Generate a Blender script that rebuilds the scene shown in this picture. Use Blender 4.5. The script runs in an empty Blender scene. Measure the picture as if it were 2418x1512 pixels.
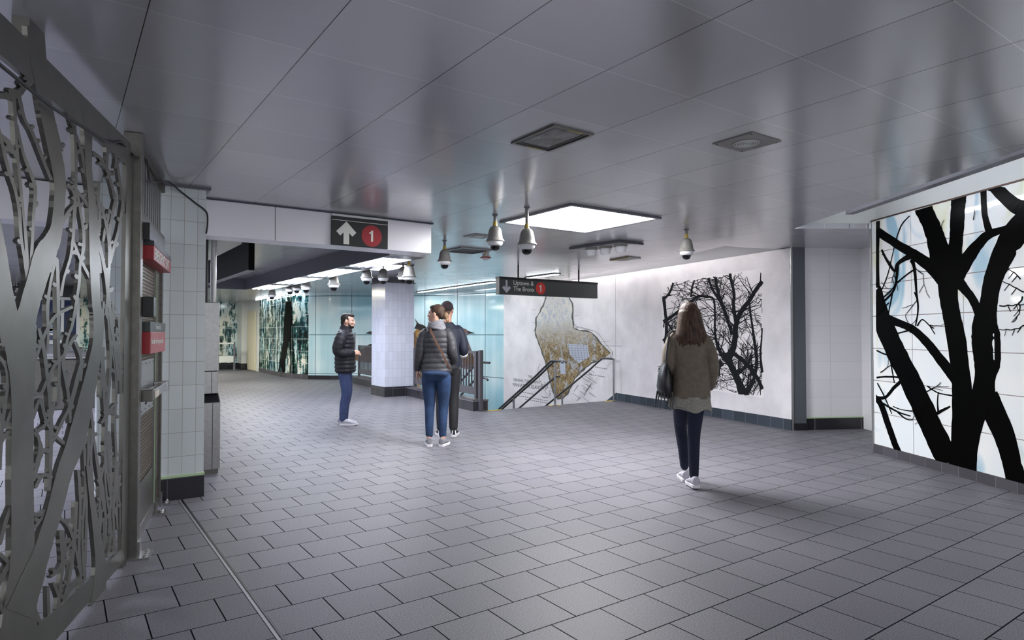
import bpy, bmesh, math, random
from mathutils import Vector, Matrix
SC = bpy.context.scene
COL = SC.collection
rnd = random.Random(7)
pi = math.pi

# ------------------------------------------------------------------ camera
TH = math.atan((1209 - 143) / 1508.0)      # yaw to the right of the hall's long axis (+Y)
PH = math.atan(33 / 1508.0)                # slight upward pitch
HC, HZ = 1.38, 2.63                        # eye height, ceiling height
cam_d = bpy.data.cameras.new('camera')
cam_d.sensor_width = 36.0
cam_d.lens = 36.0 * 1508 / 2418
cam_d.clip_start = 0.05
cam = bpy.data.objects.new('camera', cam_d)
COL.objects.link(cam)
cam.location = (0, 0, HC)
cam.rotation_euler = (pi / 2 + PH, 0, -TH)
SC.camera = cam

# ------------------------------------------------------------------ world, exposure
w = bpy.data.worlds.new('world')
SC.world = w
w.use_nodes = True
w.node_tree.nodes['Background'].inputs[0].default_value = (0.66, 0.68, 0.72, 1)
w.node_tree.nodes['Background'].inputs[1].default_value = 0.62
SC.view_settings.view_transform = 'Standard'
SC.view_settings.look = 'None'
SC.view_settings.gamma = 1
SC.view_settings.use_curve_mapping = False
SC.view_settings.exposure = 1.75
EM = dict(panel=17.0, panel2=17.0, tube=17.0, cove_mural=7.5, cove_map=9.0, strip=16.0, far=18.0, left=16.0)

# ------------------------------------------------------------------ colour and material helpers
def lin(h):
    if not isinstance(h, str):
        return tuple(h) + ((1,) if len(h) == 3 else ())
    h = h.lstrip('#')
    o = []
    for i in (0, 2, 4):
        c = int(h[i:i + 2], 16) / 255
        o.append(c / 12.92 if c <= .04045 else ((c + .055) / 1.055) ** 2.4)
    return (*o, 1)

class NT:
    """a short hand for building a node material"""
    def __init__(s, name):
        s.m = bpy.data.materials.new(name)
        s.m.use_nodes = True
        s.t = s.m.node_tree
        s.b = s.t.nodes['Principled BSDF']
    def n(s, typ, **kw):
        nd = s.t.nodes.new(typ)
        for k, v in kw.items():
            setattr(nd, k, v)
        return nd
    def put(s, nd, key, val):
        if hasattr(val, 'is_linked') or hasattr(val, 'links'):
            s.t.links.new(val, nd.inputs[key])
        else:
            nd.inputs[key].default_value = val
    def math(s, op, a, b=0.0, c=None):
        nd = s.n('ShaderNodeMath', operation=op)
        s.put(nd, 0, a); s.put(nd, 1, b)
        if c is not None: s.put(nd, 2, c)
        return nd.outputs[0]
    def mix(s, fac, a, b):
        nd = s.n('ShaderNodeMix', data_type='RGBA')
        s.put(nd, 0, fac)
        s.put(nd, 6, lin(a) if isinstance(a, (str, tuple)) else a)
        s.put(nd, 7, lin(b) if isinstance(b, (str, tuple)) else b)
        return nd.outputs[2]
    def pos(s, kind='Object'):
        tc = s.n('ShaderNodeTexCoord')
        return tc.outputs[kind]
    def sep(s, v):
        nd = s.n('ShaderNodeSeparateXYZ'); s.t.links.new(v, nd.inputs[0])
        return nd.outputs
    def comb(s, x, y, z=0.0):
        nd = s.n('ShaderNodeCombineXYZ')
        s.put(nd, 0, x); s.put(nd, 1, y); s.put(nd, 2, z)
        return nd.outputs[0]
    def noise(s, v, scale, detail=3.0, rough=.55):
        nd = s.n('ShaderNodeTexNoise')
        if v is not None: s.t.links.new(v, nd.inputs['Vector'])
        nd.inputs['Scale'].default_value = scale
        nd.inputs['Detail'].default_value = detail
        nd.inputs['Roughness'].default_value = rough
        return nd.outputs[0]
    def ramp(s, v, lo, hi):
        nd = s.n('ShaderNodeMapRange')
        s.put(nd, 0, v); nd.inputs[1].default_value = lo; nd.inputs[2].default_value = hi
        return nd.outputs[0]
    def lines(s, c, off, period, width):
        """1 on lines every period (metres) along coordinate c"""
        f = s.math('FRACT', s.math('DIVIDE', s.math('SUBTRACT', c, off - width / 2), period))
        return s.math('LESS_THAN', f, width / period)
    def bump(s, h, strength=.3, dist=.01):
        nd = s.n('ShaderNodeBump')
        nd.inputs['Strength'].default_value = strength
        nd.inputs['Distance'].default_value = dist
        s.t.links.new(h, nd.inputs['Height'])
        s.t.links.new(nd.outputs[0], s.b.inputs['Normal'])
    def set(s, color=None, rough=None, metal=None, spec=None, ior=None, coat=None):
        if color is not None:
            s.put(s.b, 'Base Color', lin(color) if isinstance(color, (str, tuple)) else color)
        if rough is not None: s.put(s.b, 'Roughness', rough)
        if metal is not None: s.put(s.b, 'Metallic', metal)
        if spec is not None: s.put(s.b, 'Specular IOR Level', spec)
        if ior is not None: s.put(s.b, 'IOR', ior)
        if coat is not None: s.put(s.b, 'Coat Weight', coat)
        return s.m

def plain(name, c, rough=.5, metal=0.0, var=0.0, scale=20.0, bump=0.0, spec=None):
    t = NT(name)
    if var or bump:
        nz = t.noise(t.pos(), scale, 4)
    if var:
        a = lin(c)
        dark = tuple(x * (1 - var) for x in a[:3]); lite = tuple(min(1, x * (1 + var)) for x in a[:3])
        t.set(t.mix(t.ramp(nz, .3, .7), dark, lite), rough, metal, spec)
    else:
        t.set(c, rough, metal, spec)
    if bump: t.bump(nz, bump, .01)
    return t.m

def glow(name, c, strength):
    t = NT(name)
    t.set('000000', 1.0)
    t.b.inputs['Emission Color'].default_value = lin(c)
    t.b.inputs['Emission Strength'].default_value = strength
    return t.m

def tiles(name, base, grout, pw, ph, ow, oz, lw=.004, rough=.18, var=.05, uv=False):
    t = NT(name)
    if uv:
        o = t.sep(t.pos('UV')); u, v = o[0], o[1]
    else:
        o = t.sep(t.pos()); u, v = t.math('ADD', o[0], o[1]), o[2]
    m = t.math('MAXIMUM', t.lines(u, ow, pw, lw), t.lines(v, oz, ph, lw))
    iu = t.math('FLOOR', t.math('DIVIDE', t.math('SUBTRACT', u, ow), pw))
    iv = t.math('FLOOR', t.math('DIVIDE', t.math('SUBTRACT', v, oz), ph))
    wn = t.n('ShaderNodeTexWhiteNoise', noise_dimensions='3D')
    t.t.links.new(t.comb(iu, iv), wn.inputs['Vector'])
    a = lin(base)
    c = t.mix(wn.outputs[0], tuple(x * (1 - var) for x in a[:3]), tuple(min(1, x * (1 + var)) for x in a[:3]))
    t.set(t.mix(m, c, grout), t.math('ADD', t.math('MULTIPLY', m, .5), rough))
    t.bump(t.math('SUBTRACT', 1.0, m), .25, .003)
    return t.m

# ------------------------------------------------------------------ mesh helpers
MATW = {}
class MB:
    def __init__(s):
        s.v = []; s.f = []; s.uv = []
    def face(s, pts, uv=None):
        i = len(s.v)
        s.v += [tuple(p) for p in pts]
        s.f.append(tuple(range(i, i + len(pts))))
        s.uv.append(uv)
    def add(s, vs, fs):
        i = len(s.v)
        s.v += [tuple(p) for p in vs]
        for f in fs:
            s.f.append(tuple(i + k for k in f)); s.uv.append(None)
        return s
    def box(s, x0, x1, y0, y1, z0, z1, M=None):
        vs = [Vector((x, y, z)) for z in (z0, z1) for y in (y0, y1) for x in (x0, x1)]
        if M is not None: vs = [M @ p for p in vs]
        return s.add(vs, [(0, 2, 3, 1), (4, 5, 7, 6), (0, 1, 5, 4), (2, 6, 7, 3), (0, 4, 6, 2), (1, 3, 7, 5)])
    def prism(s, poly, z0, z1):
        n = len(poly)
        vs = [(x, y, z0) for x, y in poly] + [(x, y, z1) for x, y in poly]
        fs = [tuple(range(n))[::-1], tuple(range(n, 2 * n))]
        fs += [(i, (i + 1) % n, n + (i + 1) % n, n + i) for i in range(n)]
        return s.add(vs, fs)
    def slab(s, front, dirv):
        """closed solid from a planar outline (world points) pushed along dirv"""
        d = Vector(dirv); n = len(front)
        vs = [Vector(p) for p in front]; vs += [p + d for p in vs]
        fs = [tuple(range(n)), tuple(range(n, 2 * n))[::-1]]
        fs += [(i, n + i, n + (i + 1) % n, (i + 1) % n) for i in range(n)]
        return s.add(vs, fs)
    def rings(s, rings, closed=True, caps=True):
        n = len(rings[0]); vs = [p for r in rings for p in r]; fs = []
        for a in range(len(rings) - 1):
            for i in range(n if closed else n - 1):
                j = (i + 1) % n
                fs.append((a * n + i, a * n + j, (a + 1) * n + j, (a + 1) * n + i))
        if caps:
            fs.append(tuple(range(n))[::-1])
            k = (len(rings) - 1) * n
            fs.append(tuple(range(k, k + n)))
        return s.add(vs, fs)
    def tube(s, pts, r, n=8, dome=False):
        P = [Vector(p) for p in pts]
        R = list(r) if hasattr(r, '__len__') else [r] * len(P)
        if dome:
            d0 = (P[0] - P[1]).normalized(); d1 = (P[-1] - P[-2]).normalized()
            P = [P[0] + d0 * R[0] * .98, P[0] + d0 * R[0] * .75] + P + [P[-1] + d1 * R[-1] * .75, P[-1] + d1 * R[-1] * .98]
            R = [R[0] * .2, R[0] * .66] + R + [R[-1] * .66, R[-1] * .2]
        t0 = (P[1] - P[0]).normalized()
        up = Vector((0, 0, 1)) if abs(t0.z) < .9 else Vector((1, 0, 0))
        a = t0.cross(up).normalized()
        rs = []
        for i, p in enumerate(P):
            t = (P[min(i + 1, len(P) - 1)] - P[max(i - 1, 0)]).normalized()
            a = (a - t * a.dot(t)).normalized()
            b = t.cross(a)
            rs.append([p + (a * math.cos(2 * pi * k / n) + b * math.sin(2 * pi * k / n)) * R[i] for k in range(n)])
        return s.rings(rs)
    def lathe(s, c, prof, n=24, M=None):
        rs = []
        for r, z in prof:
            ring = [Vector((r * math.cos(2 * pi * k / n), r * math.sin(2 * pi * k / n), z)) for k in range(n)]
            if M is not None: ring = [M @ p for p in ring]
            rs.append([p + Vector(c) for p in ring])
        return s.rings(rs)
    def ell(s, c, rad, M=None, nu=18, nv=11):
        rs = []
        for j in range(nv):
            a = -pi / 2 + pi * (j + .12) / (nv - 1 + .24)
            ring = []
            for k in range(nu):
                b = 2 * pi * k / nu
                p = Vector((rad[0] * math.cos(a) * math.cos(b), rad[1] * math.cos(a) * math.sin(b), rad[2] * math.sin(a)))
                if M is not None: p = M @ p
                ring.append(p + Vector(c))
            rs.append(ring)
        return s.rings(rs)
    def build(s, name, mat, parent=None, local=False, smooth=False, bevel=0.0, kind=None):
        me = bpy.data.meshes.new(name)
        vs = s.v
        if parent is not None and not local:
            Mi = MATW[parent.name].inverted()
            vs = [Mi @ Vector(p) for p in vs]
        me.from_pydata([tuple(p) for p in vs], [], s.f)
        if any(u is not None for u in s.uv):
            ul = me.uv_layers.new(name='UVMap')
            li = 0
            for f, u in zip(s.f, s.uv):
                for k in range(len(f)):
                    ul.data[li].uv = u[k] if u is not None else (0, 0)
                    li += 1
        me.materials.append(mat)
        bm = bmesh.new(); bm.from_mesh(me)
        bmesh.ops.recalc_face_normals(bm, faces=bm.faces)
        bm.to_mesh(me); bm.free()
        if smooth:
            for p in me.polygons: p.use_smooth = True
            if hasattr(me, 'set_sharp_from_angle'): me.set_sharp_from_angle(angle=math.radians(42))
        ob = bpy.data.objects.new(name, me)
        COL.objects.link(ob)
        if parent is not None:
            ob.parent = parent
            MATW[ob.name] = MATW[parent.name].copy()
        else:
            MATW[ob.name] = Matrix()
        if bevel:
            b = ob.modifiers.new('bevel', 'BEVEL'); b.width = bevel; b.segments = 2; b.limit_method = 'ANGLE'
        if kind: ob['kind'] = kind
        return ob

def tag(o, label, cat, group=None):
    o['label'] = label; o['category'] = cat
    if group: o['group'] = group
    return o

def thing(name, label, cat, loc=(0, 0, 0), rz=0.0, group=None):
    o = bpy.data.objects.new(name, None); COL.objects.link(o)
    o.empty_display_size = .1
    o.location = loc; o.rotation_euler = (0, 0, rz)
    MATW[o.name] = Matrix.Translation(loc) @ Matrix.Rotation(rz, 4, 'Z')
    return tag(o, label, cat, group)

def struct(name, mb, mat, **kw):
    return mb.build(name, mat, kind='structure', **kw)

def dup(root, loc, rz, label):
    r = root.copy(); COL.objects.link(r); r.location = loc; r.rotation_euler = (0, 0, rz); r['label'] = label
    for ch in list(root.children):
        c = ch.copy(); COL.objects.link(c); c.parent = r
        for g in ch.children:
            d = g.copy(); COL.objects.link(d); d.parent = c
    return r

def settle(ob, vox, sm=2):
    """grow one continuous skin over the solids of a mesh"""
    m = ob.modifiers.new('r', 'REMESH'); m.mode = 'VOXEL'; m.voxel_size = vox; m.use_smooth_shade = True
    if sm:
        k = ob.modifiers.new('s', 'SMOOTH'); k.iterations = sm; k.factor = .5
    bpy.context.view_layer.update()
    dg = bpy.context.evaluated_depsgraph_get()
    me = bpy.data.meshes.new_from_object(ob.evaluated_get(dg))
    ob.modifiers.clear()
    mt = ob.data.materials[0]
    ob.data = me
    if not me.materials: me.materials.append(mt)
    for p in me.polygons: p.use_smooth = True
    return ob

def words(name, txt, size, mat, parent, org, xd, ud, xs=1.0, align='LEFT', ext=.0015, bold=0.0):
    """lettering as a thin mesh standing at org, running along xd with its top towards ud"""
    cu = bpy.data.curves.new(name, 'FONT')
    cu.body = txt; cu.size = size; cu.align_x = align; cu.extrude = ext; cu.offset = bold
    ob = bpy.data.objects.new(name, cu); COL.objects.link(ob)
    bpy.context.view_layer.update()
    dg = bpy.context.evaluated_depsgraph_get()
    me = bpy.data.meshes.new_from_object(ob.evaluated_get(dg))
    bpy.data.objects.remove(ob)
    x = Vector(xd).normalized(); u = Vector(ud).normalized(); nz = x.cross(u)
    M = Matrix(((x.x * xs, u.x, nz.x, org[0]), (x.y * xs, u.y, nz.y, org[1]), (x.z * xs, u.z, nz.z, org[2]), (0, 0, 0, 1)))
    if parent is not None: M = MATW[parent.name].inverted() @ M
    me.transform(M)
    me.materials.clear(); me.materials.append(mat)
    o = bpy.data.objects.new(name, me); COL.objects.link(o)
    if parent is not None:
        o.parent = parent; MATW[o.name] = MATW[parent.name].copy()
    return o

# ---- the photograph's sight lines, used to read off where flat artwork lies on its wall
R3 = Vector((math.cos(TH), -math.sin(TH), 0)); F3 = Vector((math.sin(TH), math.cos(TH), 0)); U3 = Vector((0, 0, 1))
FC = F3 * math.cos(PH) + U3 * math.sin(PH); UC = U3 * math.cos(PH) - F3 * math.sin(PH)
EYE = Vector((0, 0, HC))
def ray(px, py): return R3 * ((px - 1209) / 1508.0) + UC * ((756 - py) / 1508.0) + FC
def at_z(px, py, z):
    r = ray(px, py); return EYE + r * ((z - HC) / r.z)
def at_d(px, py, d):
    r = ray(px, py); return EYE + r * (d / r.dot(F3))
def on_plane(p, q, off=0.0):
    """px,py -> point on the upright plane through plan points p,q, off metres towards the eye"""
    p = Vector((p[0], p[1], 0)); q = Vector((q[0], q[1], 0))
    n = Vector((-(q - p).y, (q - p).x, 0)).normalized()
    if n.dot(EYE - p) < 0: n = -n
    o = p + n * off
    k = n.dot(Vector((o.x, o.y, 0)))
    def f(px, py):
        r = ray(px, py); return EYE + r * (k / n.dot(r))
    f.n = n
    return f
def on_wall(poly, off=0.0):
    """px,py -> point on an upright wall that follows a plan polyline"""
    fs = [(on_plane(poly[i], poly[i + 1], off), Vector(poly[i]), Vector(poly[i + 1])) for i in range(len(poly) - 1)]
    def f(px, py):
        best = None
        for g, a, b in fs:
            w_ = g(px, py); ab = b - a
            t = (Vector((w_.x, w_.y)) - a).dot(ab) / ab.length_squared
            bad = max(0, -t, t - 1)
            if (w_ - EYE).dot(F3) < 0: bad += 9
            if best is None or bad < best[0]: best = (bad, w_)
        return best[1]
    return f

def smooth_line(pts, k=5):
    """Catmull-Rom through (x, y, width) points"""
    P = [tuple(p) for p in pts]
    if len(P) < 3: 
        return P
    out = []
    for i in range(len(P) - 1):
        a, b, c, d = P[max(i - 1, 0)], P[i], P[i + 1], P[min(i + 2, len(P) - 1)]
        for j in range(k):
            t = j / k
            out.append(tuple(.5 * (2 * b[m] + (c[m] - a[m]) * t + (2 * a[m] - 5 * b[m] + 4 * c[m] - d[m]) * t * t + (3 * b[m] - a[m] - 3 * c[m] + d[m]) * t ** 3) for m in range(len(b))))
    out.append(P[-1])
    return out

def stroke(mb, pts, surf, thick=None, k=5, jit=0.0, r=rnd):
    """a drawn stroke (x, y, width) laid on a surface; thick (a vector) gives it body"""
    L = smooth_line(pts, k)
    A, B = [], []
    for i, p in enumerate(L):
        a = L[max(i - 1, 0)]; b = L[min(i + 1, len(L) - 1)]
        dx, dy = b[0] - a[0], b[1] - a[1]
        l = math.hypot(dx, dy) or 1
        nx, ny = -dy / l, dx / l
        h1 = p[2] / 2 * (1 + r.uniform(-jit, jit)); h2 = p[2] / 2 * (1 + r.uniform(-jit, jit))
        A.append(surf(p[0] + nx * h1, p[1] + ny * h1)); B.append(surf(p[0] - nx * h2, p[1] - ny * h2))
    n = len(A)
    if thick is None:
        i0 = len(mb.v)
        mb.add(A + B, [(i, i + 1, n + i + 1, n + i) for i in range(n - 1)])
    else:
        t = Vector(thick)
        mb.rings([[A[i], B[i], B[i] + t, A[i] + t] for i in range(n)])

# ------------------------------------------------------------------ materials
def floor_mat():
    t = NT('granite_paving')
    o = t.sep(t.pos())
    v = t.comb(t.math('SUBTRACT', o[0], 1.919), t.math('SUBTRACT', o[1], 2.392))
    b = t.n('ShaderNodeTexBrick')
    t.t.links.new(v, b.inputs['Vector'])
    b.inputs['Scale'].default_value = 1
    b.inputs['Brick Width'].default_value = .3125; b.inputs['Row Height'].default_value = .3115
    b.inputs['Mortar Size'].default_value = .0036; b.inputs['Mortar Smooth'].default_value = .1
    b.inputs['Bias'].default_value = 0
    b.inputs['Color1'].default_value = lin('69676d'); b.inputs['Color2'].default_value = lin('727075')
    b.inputs['Mortar'].default_value = lin('737177')
    sp = t.noise(t.pos(), 170, 2, .75)
    big = t.noise(t.pos(), .9, 4)
    g = t.mix(t.ramp(sp, .38, .62), (.25, .25, .27), (.78, .78, .80))
    mx = t.n('ShaderNodeMix', data_type='RGBA', blend_type='OVERLAY'); mx.inputs[0].default_value = .9
    t.t.links.new(b.outputs['Color'], mx.inputs[6]); t.t.links.new(g, mx.inputs[7])
    m2 = t.n('ShaderNodeMix', data_type='RGBA', blend_type='MULTIPLY'); m2.inputs[0].default_value = .35
    t.t.links.new(mx.outputs[2], m2.inputs[6]); t.t.links.new(t.mix(t.ramp(big, .3, .7), (.72, .72, .72), (1, 1, 1)), m2.inputs[7])
    t.set(t.mix(b.outputs['Fac'], m2.outputs[2], '1b1b1f'), t.math('ADD', t.math('MULTIPLY', sp, .25), .40), 0, t.math('MULTIPLY', t.math('SUBTRACT', 1.0, b.outputs['Fac']), .36))
    t.bump(sp, .12, .002)
    return t.m

def ceiling_mat():
    t = NT('satin_metal_panels')
    o = t.sep(t.pos())
    la = t.lines(o[0], .872, .6135, .0042); lb = t.lines(o[1], 2.195, .609, .004)
    ix = t.math('FLOOR', t.math('DIVIDE', t.math('SUBTRACT', o[0], .872), .6135))
    iy = t.math('FLOOR', t.math('DIVIDE', t.math('SUBTRACT', o[1], 2.195), .609))
    wn = t.n('ShaderNodeTexWhiteNoise', noise_dimensions='3D'); t.t.links.new(t.comb(ix, iy), wn.inputs['Vector'])
    c = t.mix(wn.outputs[0], 'bcbcc1', 'c4c4c8')
    c = t.mix(lb, c, 'dcdce0'); c = t.mix(la, c, '2c2c30')
    nz = t.noise(t.pos(), 1.7, 3)
    t.set(c, t.math('ADD', t.math('MULTIPLY', nz, .08), .17), .35, .5)
    # each panel sits a hair out of level
    nd = t.n('ShaderNodeBump'); nd.inputs['Strength'].default_value = .05; nd.inputs['Distance'].default_value = .02
    wv = t.noise(t.comb(t.math('MULTIPLY', o[0], .5), o[1], wn.outputs[0]), 3.0, 2)
    t.t.links.new(wv, nd.inputs['Height']); t.t.links.new(nd.outputs[0], t.b.inputs['Normal'])
    return t.m

def plaster_mat():
    t = NT('white_stone_mosaic')
    n1 = t.noise(t.pos(), 2.0, 5); n2 = t.noise(t.pos(), 90, 2)
    c = t.mix(t.ramp(n1, .35, .75), 'ece8ea', 'd3cfd2')
    c = t.mix(t.math('MULTIPLY', t.ramp(n2, .45, .7), .25), c, 'b9b5b8')
    o = t.sep(t.pos('UV'))
    c = t.mix(t.lines(o[0], 4.55, 30, .008), c, '77757a')
    t.set(c, .55)
    t.bump(n2, .35, .006)
    return t.m

def blue_glass_mat():
    t = NT('pale_blue_glass_panels')
    o = t.sep(t.pos('UV')); u, v = o[0], o[1]
    st = t.noise(t.comb(t.math('MULTIPLY', u, 1.6), t.math('MULTIPLY', v, .12)), 2.2, 3)
    cl = t.noise(t.comb(t.math('MULTIPLY', u, .35), t.math('MULTIPLY', v, .5)), 1.3, 2)
    c = t.mix(t.ramp(st, .35, .68), 'b9d8de', 'dcecef')
    c = t.mix(t.math('MULTIPLY', t.ramp(cl, .40, .66), .8), c, '8cc2d2')
    m = t.math('MAXIMUM', t.lines(u, .85, 1.13, .018), t.lines(v, .17, 1.185, .02))
    t.set(t.mix(m, c, '40666e'), t.math('ADD', t.math('MULTIPLY', m, .4), .10), 0, .5)
    return t.m

def tree_glass_mat(name, dark, seed):
    """painted glass: streaky foliage, trunks and pale light between"""
    t = NT(name)
    o = t.sep(t.pos('UV')); u, v = o[0], o[1]
    a = t.noise(t.comb(t.math('ADD', t.math('MULTIPLY', u, 2.2), seed), t.math('MULTIPLY', v, .45)), 2.6, 6, .62)
    b = t.noise(t.comb(t.math('ADD', u, seed * 2), v), 5.0, 5, .7)
    tint = t.noise(t.comb(t.math('ADD', u, seed * 3), t.math('MULTIPLY', v, .5)), 1.5, 2)
    pale = t.mix(t.ramp(tint, .4, .6), 'f2f4e6', 'bfe0e6')
    mid = t.mix(t.ramp(tint, .35, .65), '31604f', '2c6270')
    s = t.math('ADD', t.math('MULTIPLY', a, .65), t.math('MULTIPLY', b, .35))
    c = t.mix(t.ramp(s, .50 - dark, .54 - dark), pale, mid)
    c = t.mix(t.ramp(s, .57 - dark, .60 - dark), c, '0a0f12')
    m = t.math('MAXIMUM', t.lines(u, .0, .95, .012), t.lines(v, .1, .375, .012))
    t.set(t.mix(m, c, 'cfd6d6'), .08, 0, .5)
    return t.m

def mural_glass_mat():
    t = NT('milky_fused_glass')
    o = t.sep(t.pos())
    h = t.math('SUBTRACT', t.math('MULTIPLY', o[0], .5), t.math('MULTIPLY', o[1], -.86))
    v = t.comb(t.math('MULTIPLY', h, 2.4), t.math('MULTIPLY', o[2], .9))
    def soft(scale, seed, lo, hi):
        nd = t.n('ShaderNodeTexNoise'); nd.inputs['Scale'].default_value = scale; nd.inputs['Detail'].default_value = 1.5; nd.inputs['Distortion'].default_value = 1.1
        a = t.n('ShaderNodeVectorMath', operation='ADD'); t.t.links.new(v, a.inputs[0]); a.inputs[1].default_value = (seed, seed * 2, seed)
        t.t.links.new(a.outputs[0], nd.inputs['Vector'])
        return t.ramp(nd.outputs[0], lo, hi)
    c = t.mix(soft(.8, 1.0, .35, .65), 'f6f7f4', 'eef3f4')
    c = t.mix(t.math('MULTIPLY', soft(1.1, 4.0, .60, .72), .85), c, '93c3d8')
    c = t.mix(t.math('MULTIPLY', soft(1.0, 9.0, .60, .75), .7), c, 'dfe0ae')
    t.set(c, .06, 0, .5)
    return t.m

def map_mat():
    """old survey map set in stone: pale in the north, ochre and brown towards the tip"""
    t = NT('map_mosaic')
    p = t.pos()
    o = t.sep(p)
    n1 = t.noise(p, 1.6, 4); n2 = t.noise(p, 9, 4, .65); n3 = t.noise(p, 30, 3, .7); n4 = t.noise(p, 4.5, 5, .7)
    vo = t.n('ShaderNodeTexVoronoi', feature='DISTANCE_TO_EDGE'); vo.inputs['Scale'].default_value = 11
    t.t.links.new(p, vo.inputs['Vector'])
    k = t.ramp(t.math('ADD', o[2], t.math('MULTIPLY', n1, .9)), 2.45, 1.65)
    pale = t.mix(t.ramp(n2, .38, .62), 'dcd8cc', 'c3c7cb')
    rich = t.mix(t.ramp(n2, .36, .62), '6f5836', 'b39c70')
    c = t.mix(k, pale, rich)
    c = t.mix(t.math('MULTIPLY', t.ramp(n4, .52, .60), .75), c, 'b4bac6')
    c = t.mix(t.math('MULTIPLY', t.math('MULTIPLY', t.ramp(n3, .52, .60), k), .85), c, '33291c')
    c = t.mix(t.math('MULTIPLY', t.math('LESS_THAN', vo.outputs[0], .010), .45), c, '544d3c')
    t.set(c, .5)
    t.bump(n3, .3, .006)
    return t.m

def hair_mat(name, a, b):
    t = NT(name)
    o = t.sep(t.pos())
    nz = t.noise(t.comb(t.math('MULTIPLY', o[0], 60), t.math('MULTIPLY', o[1], 60), t.math('MULTIPLY', o[2], 5)), 1.0, 4, .6)
    t.set(t.mix(t.ramp(nz, .32, .68), a, b), .55, 0, .3)
    t.bump(nz, .6, .01)
    return t.m

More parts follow.
